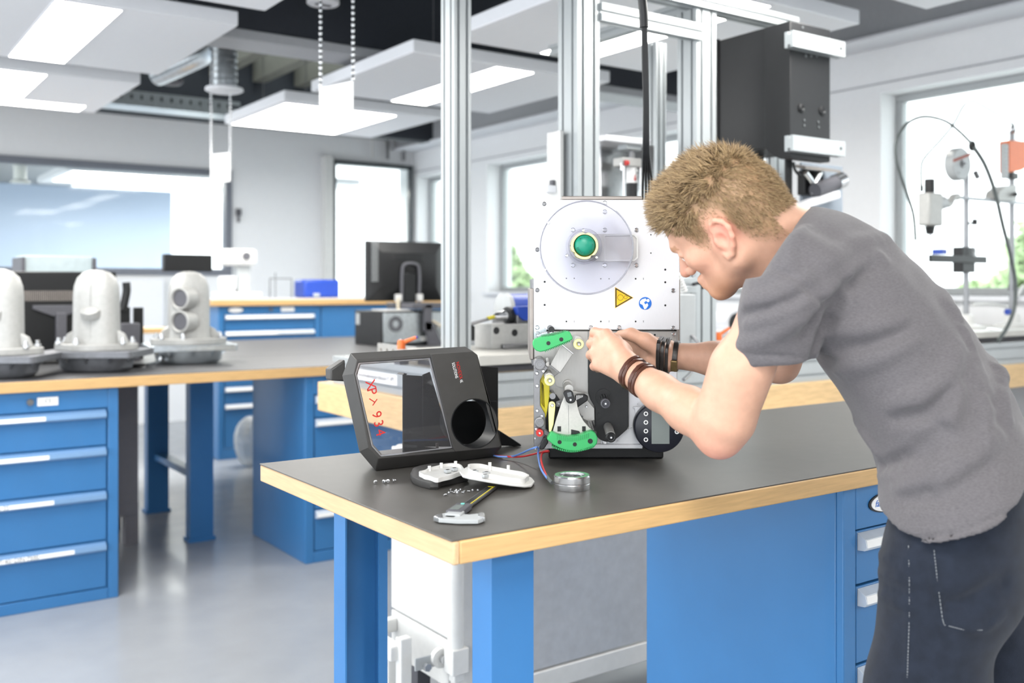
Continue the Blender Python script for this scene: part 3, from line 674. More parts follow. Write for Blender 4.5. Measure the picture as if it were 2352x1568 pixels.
bk2 = thing('mounting_rail', 'lower aluminium mounting rail on the black control cabinet', 'rail', (k0.x, bb0-.04, 1.9))
for rr, yt, yb in ((bk, 69, 106), (bk2, 309, 345)):
    p0 = onB(1822, yt, bb0-.045); p1 = onB(1822, yb, bb0-.045); xe = onB(1942, yt, bb0-.045).x
    MB().prism([(p0.x, bb0-.045+u, p1.z+v) for u, v in prof_poly(.043, p0.z-p1.z, 1, 0, .012, .012)], (xe-p0.x,0,0)).build('rail_profile', M['alu'], rr, smooth=0)
    MB().cyl((xe-.03, bb0-.046, (p0.z+p1.z)/2), (xe-.03, bb0-.040, (p0.z+p1.z)/2), .006, n=12).build('rail_hole', M['black'], rr)
def on_front(x, y): return onB(x, y, bb0-.001)
for x in (1851, 1863, 1876):
    c = on_front(x, 128); MB().cyl(c, c-Vector((0,.0015,0)), .007, n=14).bx(c.x-.0025, c.x+.0025, c.y-.0015, c.y, c.z, c.z+.022).build('keyhole', M['slot'], bc)
for x, y in ((1840, 248), (1888, 255)):
    c = on_front(x, y); MB().lathe([(.019,0),(.017,.006),(.009,.009),(.006,.006)], c, (0,-1,0), 20).build('cable_grommet', M['black'], bc)
for x, y in ((1847,276),(1847,288),(1879,280),(1880,292),(1843,63)):
    c = on_front(x, y); MB().cyl(c, c-Vector((0,.003,0)), .0045, n=10).build('screw', M['slot'], bc)
# screw tool with grey shield below the cabinet
p = onB(1886, 430, 2.75)
sd = thing('spindle_unit', 'grey shielded spindle unit with black bracket below the control cabinet', 'tool', (p.x, 2.75, 1.5))
a_, b_ = onB(1842, 372, 2.80), onB(1936, 480, 2.80)
box('shield', mat('blue_grey', (150,160,172), .45), a_.x, b_.x, 2.80, 2.815, b_.z-.4, a_.z, sd, .003)
s0, s1 = onB(1850, 372, 2.72), onB(1925, 390, 2.72)
MB().prism([(s0.x, 2.80, s0.z), (s1.x, 2.80, s0.z), (s1.x+.02, 2.72, s1.z), (s0.x, 2.72, s1.z)], (0,0,-.012)).build('guard_plate', M['alu_side'], sd)
c0, c1 = onB(1848, 390, 2.76), onB(1892, 450, 2.76); box('bracket', M['black'], c0.x, c1.x, 2.76, 2.80, c1.z, c0.z, sd, .004)
MB().tube([onB(1850,396,2.74), onB(1866,420,2.74), onB(1868,445,2.74)], .012, n=10).build('link_arm', M['steel'], sd)
MB().tube([onB(1884,396,2.74), onB(1872,420,2.74), onB(1868,445,2.74)], .012, n=10).build('link_arm', M['steel'], sd)
MB().cyl(onB(1872,438,2.72), onB(1930,415,2.72), .032, n=18).build('motor', M['dgrey'], sd); MB().cyl(onB(1918,420,2.72), onB(1934,413,2.72), .036, n=18).build('motor_cap', M['steel'], sd)
MB().prism([onB(1840,468,2.68), onB(1930,437,2.68), onB(1932,455,2.68), onB(1840,484,2.68)], (0,.06,0)).build('arm_cover', M['panel'], sd, .006)
cb_ = thing('cable_bundle', 'black cables running down below the black control cabinet', 'cable', cam(1812, 480, 3.9))
for i, x in enumerate((1806, 1811, 1816)):
    MB().tube([onB(x, 365, 2.72), onB(x, 420, 2.72), onB(x, 500, 2.72), onB(x, 620, 2.72)], .007, n=8).build('cable', M['black'], cb_)
MB().tube([onB(1822,372,2.7), onB(1826,390,2.7), onB(1838,405,2.7)], .006, n=8).build('cable', M['black'], cb_)
MB().tube([onB(1752,450,2.86), onB(1770,468,2.86), onB(1782,492,2.86), onB(1790,540,2.86)], .008, n=8).build('cable', M['black'], cb_)
m = MB(); b0_, b1_ = onB(1742, 345, 2.9), onB(1756, 345, 2.9); tag(MB().bx(b0_.x, b1_.x, 2.9, 2.93, 1.19, zl_+.0).build('black_bar', M['black_box'], bevel=.003), 'slim black bar standing below the control cabinet', 'bar')
# ---- tools lying on the slab
def slab(x, y): return onZ(x, y, SZ)
p = onB(1130, 745, 3.05); q_ = onB(1222, 790, 3.05)
vz = thing('machine_vice', 'pale machined block with two bolt holes on the steel slab', 'vice', ((p.x+q_.x)/2, 3.1, SZ))
box('vice_block', M['cast'], p.x, q_.x+.05, 3.05, 3.17, SZ, p.z, vz, .003)
box('vice_foot', M['steel_d'], p.x+.04, q_.x, 3.03, 3.05, SZ, SZ+.018, vz, .003)
for x, y in ((1140,759),(1182,764)):
    c = onB(x, y, 3.05); MB().cyl(c-Vector((0,.001,0)), c+Vector((0,.01,0)), .0135, n=18).build('bolt_hole', M['black'], vz)
gr = thing('die_grinder', 'black electric hand grinder with chrome nose lying on the block', 'grinder', onB(1175, 745, 3.1))
MB().cyl(onB(1162,724,3.1), onB(1196,724,3.1), .033, n=20).build('motor_body', M['black_box'], gr, .003)
MB().lathe([(.012,0),(.018,.01),(.018,.035),(.022,.045),(.022,.055)], onB(1134,728,3.1), onB(1164,725,3.1)-onB(1134,728,3.1), 16).build('chrome_nose', M['steel'], gr)
MB().tube([onB(1137,728,3.1), onB(1120,733,3.1), onB(1095,740,3.1), onB(1075,746,3.1)], .006, n=8).build('flexible_shaft', M['steel_d'], gr)
MB().cyl(onB(1120,731,3.1), onB(1136,727,3.1), .0075, n=10).build('yellow_sleeve', M['yellow'], gr)
a_ = onB(1188, 702, 3.06); b_ = onB(1222, 745, 3.06)
box('clamp_shoe', M['steel_d'], a_.x, b_.x+.03, 3.06, 3.15, onB(1190,745,3.06).z, onB(1190,718,3.06).z, gr, .003)
MB().prism([onB(1188,704,3.05), onB(1224,702,3.05), onB(1224,736,3.05), onB(1204,736,3.05), onB(1190,722,3.05)], (0,.03,0)).build('blue_guard', M['blue_paint'], gr, .003)
bm_ = thing('bench_motor', 'blue motor with grey end shield at the back of the steel slab', 'motor', slab(1180, 790-70) if False else onB(1180, 720, 3.5))
MB().cyl(onB(1160,708,3.45), onB(1235,706,3.45), .062, n=26).build('motor_drum', M['blue_paint'], bm_, .004)
MB().lathe([(.066,0),(.066,.02),(.05,.03)], onB(1163,708,3.45), onB(1140,708,3.45)-onB(1163,708,3.45), 26).build('end_shield', M['grey_pl'], bm_)
c0 = onB(1145,722,3.45); box('motor_foot', M['steel_d'], c0.x, c0.x+.2, 3.40, 3.50, SZ, c0.z, bm_, .003)
tag(MB().prism([onB(1084,745,3.3), onB(1094,752,3.3), onB(1103,770,3.3), onB(1106,782,3.3), onB(1084,782,3.3)], (0,.06,0)).build('rubber_wedge', M['black']), 'black wedge beside the left post on the slab', 'wedge')
def clamp_lever(base, tip, col, label, ball=None, top=None):
    o = thing('clamp_lever', label, 'lever', base)
    MB().lathe([(.016,0),(.0155,.025),(.012,.034)], base, (0,0,1), 18).build('lever_hub', col, o)
    d = Vector(tip)-Vector(base); MB().cyl(Vector(base)+Vector((0,0,.022)), tip, .009, .006, n=12).build('lever_arm', col, o)
    MB().cyl(Vector(base)+Vector((0,0,.034)), Vector(base)+Vector((0,0,.038)), .006, n=6).build('lever_screw', M['steel'], o)
    if ball: MB().ball(tip, .006, 10, 8).build('tip_cap', ball, o)
b_ = cam(922, 806, 3.75); b_.z = 1.125; q_ = onA(922, 800, 1.81); b_ = Vector((1.81, q_.y, 1.125+.03)); tt = onA(949, 777, 1.84)
MB().bx(1.79, 1.83, q_.y-.02, q_.y+.02, 1.125, 1.16).build('lever_socket', M['dgrey'], rig)
clamp_lever(Vector((1.81, q_.y, onA(922, 801, 1.81).z)), Vector((1.85, q_.y-.045, onA(946, 776, 1.81).z)), M['orange'], 'orange clamp lever above the printer cover', M['blue_paint'])
b2 = onB(1650, 776, 3.0); clamp_lever(Vector((b2.x, 3.0, SZ)), onB(1676, 753, 2.98), M['orange'], 'orange clamp lever behind the right forearm')
wh = thing('polishing_wheel', 'white disc machine with dark opening behind the sleeve', 'machine', onB(1690, 780, 3.3))
p = onB(1690, 775, 3.2); MB().cyl((p.x, 3.2, SZ+.06), (p.x, 3.3, SZ+.06), .06, n=30).build('wheel_guard', M['panel'], wh, .006); MB().cyl((p.x, 3.195, SZ+.06), (p.x, 3.2, SZ+.06), .045, n=30).build('wheel', M['black'], wh)
box('guard_base', M['panel'], p.x-.12, p.x+.1, 3.15, 3.35, SZ, SZ+.03, wh, .004)
# ---- screwdriver stand at the right
SB = 3.05
def sp(x, y, b=SB): return onB(x, y, b)
def stand(x, ytop, label, base=True):
    p = sp(x, ytop); o = thing('tool_stand', label, 'stand', (p.x, SB, SZ)); MB().cyl((p.x, SB, SZ), (p.x, SB, p.z), .015, n=16).build('pole', M['pole'], o)
    MB().lathe([(.10,0),(.10,.012),(.045,.025),(.042,.07),(.02,.08)], (p.x, SB, SZ), (0,0,1), 26).build('stand_base', M['white_pl'], o); return o, p
s1, p1 = stand(2219, 400, 'left chrome tool stand pole carrying a black clamp before the window')
s2, p2 = stand(2324, 300, 'right chrome tool stand pole at the right edge before the window')
a_, b_ = sp(2197, 567), sp(2222, 626); 
MB().bx(a_.x+.01, b_.x+.03, SB-.03, SB+.03, b_.z, a_.z).build('clamp_block', M['black'], s1, .004)
a_, b_ = sp(2120, 585), sp(2250, 605); MB().bx(a_.x, b_.x, SB-.045, SB-.03, b_.z, a_.z).build('clamp_arm', M['black'], s1, .003)
a_ = sp(2148, 572); MB().bx(a_.x, a_.x+.05, SB-.04, SB+.02, sp(2148,584).z, a_.z).build('blue_insert', M['blue_paint'], s1, .003)
MB().cyl(sp(2239,503,SB-.05), sp(2239,508,SB-.05)-Vector((0,0,.02)), .014, .014, n=14).cyl(sp(2239,512,SB-.05), sp(2239,512,SB-.05)+Vector((0,.05,0)), .006, n=8).build('thumb_screw', M['black'], s1)
m = MB(); c = sp(2238, 560, SB-.05)
for i in range(4): m.lathe([(.009,-.0025),(.0115,0),(.009,.0025),(.0065,0)], c-Vector((0,0,.02*i)), (1,.5*(i % 2),0), 12, True)
m.build('key_chain', M['steel'], s1)
c = sp(2323, 660); MB().bx(c.x-.005, c.x+.035, SB-.02, SB+.02, c.z-.02, c.z+.02).build('pole_clamp', M['dgrey'], s2, .005)
c = sp(2313, 716); MB().cyl(c, c+Vector((.02,0,0)), .018, n=14).build('blue_knob', M['blue_paint'], s2)
c0, c1 = sp(2190, 452, SB-.03), sp(2352, 453, SB-.03)
MB().cyl((c0.x, SB-.03, c0.z), (c1.x+.1, SB-.03, c0.z), .010, n=12).build('cross_bar', M['pole'], s2)
MB().prism([sp(2292,452,SB-.06), sp(2296,438,SB-.06), sp(2312,426,SB-.06), sp(2336,424,SB-.06), sp(2336,461,SB-.06), sp(2296,461,SB-.06)], (0,.08,0)).build('bar_mount', M['cast'], s2, .004)
MB().cyl(sp(2333,446,SB-.065), sp(2333,446,SB-.085), .012, n=14).build('mount_screw', M['black'], s2)
# white spring balancer on the left pole
wbn = thing('spring_balancer', 'white round spring balancer on top of the left tool stand', 'balancer', sp(2211, 410, SB-.05))
c = sp(2211, 376, SB-.05); R0 = 37/F*5.55
MB().lathe([(R0*.9,.06),(R0,.05),(R0,.008),(R0*.93,0)], c, (0,1,0), 36).build('balancer_body', M['grey_pl'], wbn)
MB().bx(c.x-R0*.98, c.x-R0*.72, SB-.04, SB, c.z+R0*.45, c.z+R0*.75).build('lug', M['white_pl'], wbn, .006)
MB().lathe([(.022,0),(.02,.008),(.006,.01),(.006,.02)], c, (0,-1,0), 8).build('hub', M['steel_d'], wbn)
MB().prism([sp(2190,366,SB-.052), sp(2231,350,SB-.052), sp(2232,356,SB-.052), sp(2191,372,SB-.052)], (0,.003,0)).build('red_plate', mat('rust_red', (150,72,56), .6), wbn, smooth=0)
for x, y in ((2191,384),(2236,370),(2236,388),(2204,396)): cc = sp(x, y, SB-.0505); MB().lathe([(.008,0),(.010,.002),(.004,.002)], cc, (0,-1,0), 14).build('mark', M['grey_pl'], wbn)
cc = sp(2233, 335, SB-.03); MB().ball(cc, (.02,.02,.03), 12, 8).build('rope_guide', M['black'], wbn)
MB().cyl(sp(2240,395,SB-.03), sp(2246,408,SB-.03), .014, n=12).build('peg', M['steel_d'], wbn)
# electric screwdriver held by the cross bar
es = thing('electric_screwdriver', 'grey electric screwdriver with black cap held upright at the window', 'screwdriver', sp(2137, 565, SB-.05))
def ep_(x, y): return sp(x, y, SB-.05)
sw = 1/F*5.4
MB().cyl(ep_(2135,442), ep_(2135,411), 11*sw, n=20).build('cap', M['black_box'], es, .003)
a_, b_ = ep_(2119, 442), ep_(2151, 520); MB().bx(a_.x, b_.x, SB-.09, SB-.02, b_.z, a_.z).build('tool_body', M['cast'], es, .01)
MB().cyl(ep_(2136,520), ep_(2136,538), 11*sw, 8*sw, n=20).build('nose', M['black'], es); MB().cyl(ep_(2137,538), ep_(2138,566), 3*sw, n=10).build('bit', M['steel'], es)
MB().cyl(ep_(2152,468), ep_(2166,465), 15*sw, n=18).build('swivel', M['grey_pl'], es)
MB().tube([ep_(2163,470), ep_(2180,468), ep_(2188,454), ep_(2200,452)], 8*sw, n=12).build('holder_arm', M['cast'], es)
MB().cyl(ep_(2117,440), ep_(2117,425), 3.5*sw, n=10).build('plug', M['black'], es)
# orange balancer at the right edge
ob = thing('spring_balancer', 'orange spring balancer with grey rule cut by the right edge', 'balancer', sp(2335, 425, SB-.06))
MB().prism([sp(2318,322,SB-.06), sp(2375,325,SB-.06), sp(2385,350,SB-.06), sp(2370,380,SB-.06), sp(2345,392,SB-.06), sp(2318,396,SB-.06)], (0,.06,0)).build('balancer_case', M['orange'], ob, .005)
a_, b_ = sp(2310, 329, SB-.07), sp(2317, 410, SB-.07); MB().bx(a_.x, b_.x, SB-.07, SB-.04, b_.z, a_.z).build('rule', M['grey_pl'], ob, .002)
m = MB()
for i in range(9): z = b_.z+(a_.z-b_.z)*(i+.5)/9; m.bx(a_.x+.003, b_.x-.003, SB-.0715, SB-.07, z, z+.002)
m.build('rule_marks', M['ink'], ob)
a_, b_ = sp(2322, 396, SB-.05), sp(2336, 412, SB-.05); MB().bx(a_.x, b_.x, SB-.06, SB-.02, b_.z, a_.z).build('swivel_block', M['black'], ob, .003)
c = sp(2331, 296, SB-.03); MB().lathe([(.012,-.012),(.028,-.012),(.022,-.004),(.022,.004),(.028,.012),(.012,.012)], c, (0,1,0), 20).build('pulley', M['steel'], ob)
MB().bx(c.x-.03, c.x+.02, SB-.05, SB-.045, sp(2325,322,SB-.05).z, c.z).build('pulley_strap', M['steel'], ob, .002)
# cables of the tools
def cable(name, label, pts, r, mt, b=SB-.1):
    return tag(MB().tube([sp(x, y, b) for x, y in pts], r, n=8).build(name, mt), label, 'cable')
gm = mat('grey_cable', (84,90,90), .5)
cable('power_cable', 'grey tool cable looping high before the window to the white balancer', [(2103,552),(2099,500),(2090,465),(2068,400),(2058,360),(2060,322),(2080,287),(2110,270),(2140,269),(2175,280),(2205,303),(2230,328)], .0075, gm)
cable('power_cable', 'grey cable hanging from the white balancer down to the slab', [(2238,340),(2262,378),(2285,440),(2304,520),(2322,590),(2332,650),(2330,705),(2315,748),(2292,784)], .010, gm, 2.735)
cable('steel_rope', 'thin steel rope crossing the window to the orange balancer', [(2116,426),(2116,385),(2124,362),(2160,322),(2190,285),(2212,245),(2230,232),(2248,238),(2290,262),(2328,286)], .006, gm, SB-.065)
cable('power_cable', 'pale cable lying along the window ledge behind the back', [(2236,699),(2260,697),(2290,699),(2315,704),(2330,690),(2350,655)], .008, M['white_pl'], SB+.05)
t_ = thing('screw_bit', 'long thin screwdriver bit with dark handle at the right edge', 'screwdriver', sp(2310, 757, SB-.25))
MB().cyl(sp(2270,755,SB-.2), sp(2350,764,SB-.2), .006, n=8).build('blade', M['steel'], t_); MB().cyl(sp(2349,764,SB-.2), sp(2390,770,SB-.2), .016, n=12).build('grip', M['black'], t_)
MB().cyl(cam(1830, 880, 4.05), cam(1822, 940, 4.05), .01, n=10)

hb0, hb1 = onA(867, 838, 1.9).y, onA(957, 838, 1.9).y; zz = 1.125
MB().prism([(1.9,hb0,zz),(1.9,hb1,zz),(1.9,hb1,zz+.06),(1.9,hb0,zz+.06)], (.004,0,0), [[(1.9, hb0+(hb1-hb0)*(i+.6)/6.2+.010*math.cos(t*math.pi/4), zz+.03+.012*math.sin(t*math.pi/4)) for t in range(8)] for i in range(6)]).build('perforated_bracket', M['alu_grey'], rig, smooth=0)
# ================================================================== label printer on the near bench
MY = 2.30
def mp(x, y, d=0.0): return cam(x, y, MY-d)
mr = thing('label_printer', 'opened industrial label printer with white front plate, clear spool disc and green levers', 'printer', c2w((1390-CX)/F*MY, MY, ZT), YAW)
SPX = MY/F
def pl8(name, pts, d, t, mt, parent=mr, bevel=0, holes=(), smooth=35):
    """flat piece whose front lies d in front of the plate, t thick"""
    return MB().prism([mp(x, y, d) for x, y in pts], FW*t, [[mp(x, y, d) for x, y in h] for h in holes]).build(name, mt, parent, bevel, smooth)
def circ(x, y, r, n=24, a0=0): return [(x+r*math.cos(2*math.pi*i/n+a0), y+r*math.sin(2*math.pi*i/n+a0)) for i in range(n)]
def rod(name, x, y, r, d1, d0, mt, parent=mr, n=22, r2=None):
    """round bar along the line of sight axis: end at d1 (towards viewer), root at d0; r in pixels"""
    e = mp(x, y, d1); s = (MY-d1)/F; return MB().cyl(e, e+FW*(d1-d0), r*s, (r2 or r)*s, n=n).build(name, mt, parent)
def z7(cx, cy): return (1210+cx/4.9, 730+cy/4.9)
def z2(cx, cy): return (1200+cx/4.704, 730+cy/4.704)
# ---- body
lo = ZT+.002
def lbox(name, x0, x1, y0, y1, d0, d1, mt, bevel=0, parent=mr, zfloor=None):
    """block between pixel bounds (at plate scale); d0 front, d1 back (negative = behind the plate)"""
    o = MB(); P = [mp(x0, y1), mp(x1, y1), mp(x1, y0), mp(x0, y0)]
    if zfloor is not None: P[0].z = P[1].z = zfloor
    return o.prism([p-FW*d0 for p in P], FW*(d0-d1)).build(name, mt, parent, bevel)
lbox('printer_body', 1236, 1552, 480, 1000, -.03, -.30, M['alu_side'], .004)
lbox('base_foot', 1262, 1532, 1000, 1060, -.05, -.28, M['black_box'], .004, zfloor=ZT)
pl8('upper_plate', [(1226,506),(1229,495),(1240,474),(1248,462),(1254,459),(1560,459),(1560,757),(1226,757)], 0, .006, M['alu_plate'], bevel=.0008)
pl8('lower_plate', [(1226,760),(1556,760),(1556,1019),(1476,1026),(1226,1026)], -.008, .006, M['alu_grey'], bevel=.0008)
pl8('inset_plate', [(1445,850),(1554,850),(1554,1019),(1380,1022),(1380,1000),(1445,985)], -.004, .004, M['alu_plate'])
pl8('bottom_lip', [(1226,1020),(1476,1020),(1476,1030),(1226,1030)], .004, .02, M['alu_plate'], bevel=.001)
lbox('top_plate', 1290, 1475, 450, 459, .0, -.28, M['alu_side'], .002)
lbox('side_plate', 1217, 1226, 662, 826, -.002, -.30, M['alu_side'], .002); lbox('side_plate', 1222, 1227, 640, 840, -.004, -.28, M['steel_d'], .001)
lbox('side_plate', 1555, 1563, 642, 800, -.002, -.30, M['alu_side'], .002)
pl8('corner_shield', [(1226,745),(1234,744),(1246,748),(1256,758),(1240,775),(1226,790)], .002, .003, M['cast_b'])
pl8('inner_plate', [z7(x, y) for x, y in ((300,150),(690,150),(690,860),(520,820),(330,760),(310,660),(370,610))], -.002, .004, M['alu_grey'])
pl8('seam', [(1350,760),(1351,760),(1351,880),(1350,880)], -.0015, .001, M['slot'], smooth=0)
# ---- screws and holes of the plate
def screw(x, y, r=5.2, d=0.0, dark=False, parent=mr):
    s = SPX*r; c = mp(x, y, d)
    o = MB().lathe([(s,0),(s*.97,.0022),(s*.72,.0034),(s*.70,.0016),(s*.34,.0016),(s*.32,.0026)], c, -FW, 16).build('screw', M['steel_d'] if dark else M['steel'], parent, smooth=30); return o
for x, y in ((1250,468),(1234,573),(1234,666)): screw(x, y, 5, 0, True)
for x, y in ((1389,466),(1389,486),(1462,528),(1462,609),(1316,528),(1389,528),(1316,609),(1389,609),(1546,667),(1234,752),(1357,752),(1422,752),(1546,753)): screw(x, y)
for x, y in ((1235,765),(1547,767)): screw(x, y, 4.5, 0)
for x, y, r in ((1251,647,2.6),(1251,700,2.6),(1528,648,2.4),(1528,701,2.4),(1301,738,2),(1380,738,2),(1460,738,2),(1301,639,1.6),(1319,639,1.4),(1380,640,1.6),(1399,640,1.4),(1460,640,2),(1495,539,1.6),(1495,581,1.6),(1504,769,2.4),(1528,619,2.4)):
    c = mp(x, y, .0004); MB().cyl(c, c+FW*.002, r*SPX, n=12).build('drill_hole', M['black'], mr)
for x, y in ((1319,738),(1399,738),(1478,738),(1478,640)):
    pl8('punch_mark', [(x-1.4,y-1.8),(x+1.4,y-1.8),(x+1.4,y-1.2),(x+.4,y-1.2),(x+.4,y+1.2),(x+1.4,y+1.2),(x+1.4,y+1.8),(x-1.4,y+1.8),(x-1.4,y+1.2),(x-.4,y+1.2),(x-.4,y-1.2),(x-1.4,y-1.2)], .0004, .0004, M['ink'], smooth=0)
# ---- stickers
def tri(k, cx=1427.5, cy=683.5): return [(cx+(x-cx)*k, cy+(y-cy)*k) for x, y in ((1412.5,659),(1412.5,708),(1455,683.5))]
wt = pl8('warning_sticker', tri(1), .0012, .001, M['sign_y'], smooth=0, parent=mr)
wt['label'] = 'yellow triangular pinch warning sticker'
pl8('sticker_border', tri(.93), .0014, .0003, M['black'], wt, smooth=0, holes=[tri(.76)])
for cx_, cy_, rr in ((1425, 683, 7), (1437, 682.5, 4)): pl8('sticker_ring', circ(cx_, cy_, rr, 26), .0014, .0003, M['black'], wt, smooth=0, holes=[circ(cx_, cy_, rr-.8, 26)])
bs = pl8('mandatory_sticker', circ(1482, 696.5, 14.6, 36), .0012, .001, M['sign_b'], smooth=0); bs['label'] = 'round blue mandatory sticker with a reading figure'
pl8('sticker_figure', circ(1488.5, 690, 3.6, 16), .0015, .0003, M['label'], bs, smooth=0)
pl8('sticker_figure', [(1470,692),(1475,687),(1483,685),(1485,690),(1479,694),(1482,699),(1487,696),(1489,701),(1484,709),(1480,710),(1476,700),(1470,697)], .0015, .0003, M['label'], bs, smooth=0)
# ---- spool disc, hub, holder
pl8('spool_disc', circ(1347, 568, 107, 64), .055, .003, M['acryl'], holes=[circ(1347, 568, 12, 20)])
o = MB().lathe([(107*SPX*.97,0),(107*SPX*.995,.001),(107*SPX*.975,.006),(107*SPX*.955,.001)], mp(1347,568,.055), -FW, 64, True).build('disc_rim', clear('acrylic_rim', (225,226,232), .1, .05, .3), mr)
for x, y in ((1260, 512), (1252, 620)): MB().ball(mp(x, y, .058), .0035, 10, 6).build('disc_stud', M['label'], mr)
arm = [(1352,537),(1458,537),(1466,546),(1466,592),(1458,600),(1352,600)]
pl8('spool_holder', arm, .028, .024, mat('holder_grey', (205,203,200), .45), bevel=.002)
pl8('holder_rim', [(1388,538),(1458,537),(1466,546),(1466,592),(1458,600),(1388,600)], .031, .003, M['white_pl'], bevel=.001, holes=[[(1390,542),(1456,541),(1462,548),(1462,590),(1456,596),(1390,596)]])
hub = MB().lathe([(40*SPX,0),(40*SPX,.012),(36*SPX,.014),(34*SPX,.03),(30*SPX,.03),(30*SPX,0)], mp(1341,566,.058), -FW, 40, True).build('hub_ring', M['acryl'], mr)
ye = []
for i in range(90):
    t = 2*math.pi*i/90; rr = 31
    for c in (-math.pi/2+.05, math.pi/6+.45, math.pi-.62):
        d_ = math.atan2(math.sin(t-c), math.cos(t-c)); rr -= 4.2*math.exp(-(d_/.13)**2)
    ye.append((1343+rr*math.cos(t), 564+rr*math.sin(t)))
pl8('hub_collar', ye, .100, .05, M['cream'], holes=[circ(1343, 564, 26, 40)])
pl8('hub_cup', circ(1343, 564, 27.5, 40), .082, .03, M['yellow'])
gd = MB().lathe([(23.5*SPX,-.01),(23.5*SPX,0),(22*SPX,.006),(18*SPX,.011),(10*SPX,.0145),(2*SPX,.0155)], mp(1343,563,.092), -FW, 40).build('push_dome', M['green_d'], mr)
for ang in (math.radians(100), math.radians(-20), math.radians(-130)):
    for i, ch in enumerate('PUSH'):
        a = ang+(1.5-i)*.30; c = mp(1343+17*math.cos(a), 563-17*math.sin(a), .1035)
        ex = RT*math.sin(a)-UP*math.cos(a)*1; ey = RT*math.cos(a)+UP*math.sin(a)
        text_mesh('embossed_letter', ch, .0075, frame(c, ex, ey), mat('green_text', (14,112,90), .4) if i == 0 and ang > 1 else bpy.data.materials['green_text'], gd, .0009, 'CENTER')
for x, y in ((1340,529),(1302,587),(1370,591)): screw(x, y, 3.6, .088)
for x, y in ((1311,564),(1318,566),(1325,585),(1354,585),(1366,566),(1354,545),(1332,543)): rod('hub_screw', x, y, 1.8, .084, .08, M['slot'], n=10)
# ---- left strip with bearings and bolts
strip = [z7(80,560),(z7(150,480)),(z7(240,560)),(z7(180,640)),(z7(150,700)),(z7(150,980)),(z7(205,1080)),(z7(205,1240)),(z7(280,1310)),(z7(250,1370)),(z7(180,1370)),(z7(110,1480)),(z7(80,1460))]
pl8('roller_strip', strip, .05, .012, M['steel_d'], bevel=.0008)
for cx_, cy_, r in ((145,520,66),(145,1178,56)):
    x, y = z7(cx_, cy_); rod('bearing_body', x, y, r/4.9, .075, .0, M['steel_d']); c = mp(x, y, .0755); s = r/4.9*SPX
    MB().lathe([(s*.98,-.001),(s*.98,.001),(s*.86,.0015),(s*.84,.0),(s*.66,.0),(s*.64,.002),(s*.42,.002),(s*.40,.0005),(s*.1,.0005)], c, -FW, 28).build('bearing', M['steel_d'], mr, smooth=25)
for cx_, cy_ in ((113,622),(185,598),(115,763),(115,1042),(168,1102),(103,1247),(222,1388),(92,1352),(95,1468)):
    x, y = z7(cx_, cy_); screw(x, y, 4.0 if cy_ < 1300 else 2.6, .0505)
c_ = z7(235, 470); MB().cyl(mp(*c_, .03), mp(c_[0]+1, c_[1]+10, .055), .0055, n=12).build('pin', M['steel'], mr)
# ---- levers and rollers
def ribs(parent, a, b, n, d, h, inward, mt):
    m = MB(); ax, ay = a; bx_, by = b
    for i in range(n):
        t = (i+.5)/n; x = ax+(bx_-ax)*t; y = ay+(by-ay)*t
        m.prism([mp(x-.7, y-h/2, d+.0006), mp(x+.7, y-h/2, d+.0006), mp(x+.7+inward, y+h/2, d+.0006), mp(x-.7+inward, y+h/2, d+.0006)], FW*.01)
    m.build('grip_ribs', mt, parent, smooth=0)
g_ribs = mat('green_rib', (44,150,86), .5)
gu = pl8('green_lever', [z7(*p) for p in ((85,240),(150,216),(300,196),(380,172),(440,152),(470,149),(488,160),(500,185),(520,228),(508,246),(400,292),(280,342),(190,376),(150,382),(105,368),(76,335),(65,300),(68,268))], .112, .026, M['green'], bevel=.002)
for cx_, cy_ in ((243,284),(388,241)): x, y = z7(cx_, cy_); rod('lever_hole', x, y, 4.7, .1125, .1, M['black'], gu)
for i, (p, q_) in enumerate((((160,218),(440,160)),((200,368),(490,252)))):
    a = z7(*p); b = z7(*q_); m = MB()
    for k in range(16):
        t = (k+.5)/16; x = a[0]+(b[0]-a[0])*t; y = a[1]+(b[1]-a[1])*t; m.box(mp(x, y, .1), (.0016,.022,.009 if i == 0 else .006), Matrix.Rotation(YAW, 3, 'Z'))
    m.build('grip_ribs', g_ribs, gu, smooth=0)
x, y = z7(278, 150); rod('pivot_pin', x, y-4, 7.0, .085, .0, M['black']); screw(z7(280,172)[0], z7(280,172)[1], 4.2, .0855)
pl8('chrome_hook', [z7(*p) for p in ((110,190),(180,160),(240,150),(250,200),(160,215),(120,225))], .07, .01, M['cast_b'], bevel=.002)
for (cx_, cy_, bx_, by_) in ((585,296,575,225),(257,706,262,620)):
    x, y = z7(cx_, cy_); rod('roller', x-1, y-7, 10.5, .10, .0, M['alu_grey']); e = mp(x, y, .118); s = 12*SPX*.95
    d_ = mp(x-1, y-7, .10)-e; MB().cyl(e+FW*.004, mp(x-1, y-6, .06), s*.88, n=24).build('roller_sleeve', M['steel_d'], mr)
    MB().lathe([(s*.9,-.014),(s,-.012),(s,-.001),(s*.92,.0005),(s*.55,.0005),(s*.5,-.004),(s*.1,-.004)], e, -FW, 28).build('roller_cap', M['cream'], mr); screw(x, y, 3.6, .1145)
pl8('peel_plate', [z7(*p) for p in ((395,305),(520,405),(375,620),(262,530))], .06, .004, M['alu_grey'], bevel=.001)
pl8('peel_plate_edge', [z7(*p) for p in ((395,305),(402,300),(525,400),(520,405))], .064, .008, M['steel'])
pl8('peel_plate_edge', [z7(*p) for p in ((262,530),(256,538),(368,624),(375,620))], .066, .01, M['steel_d'])
yf = [z7(*p) for p in ((150,700),(195,630),(215,680),(255,740),(258,870),(215,1130),(150,990))]
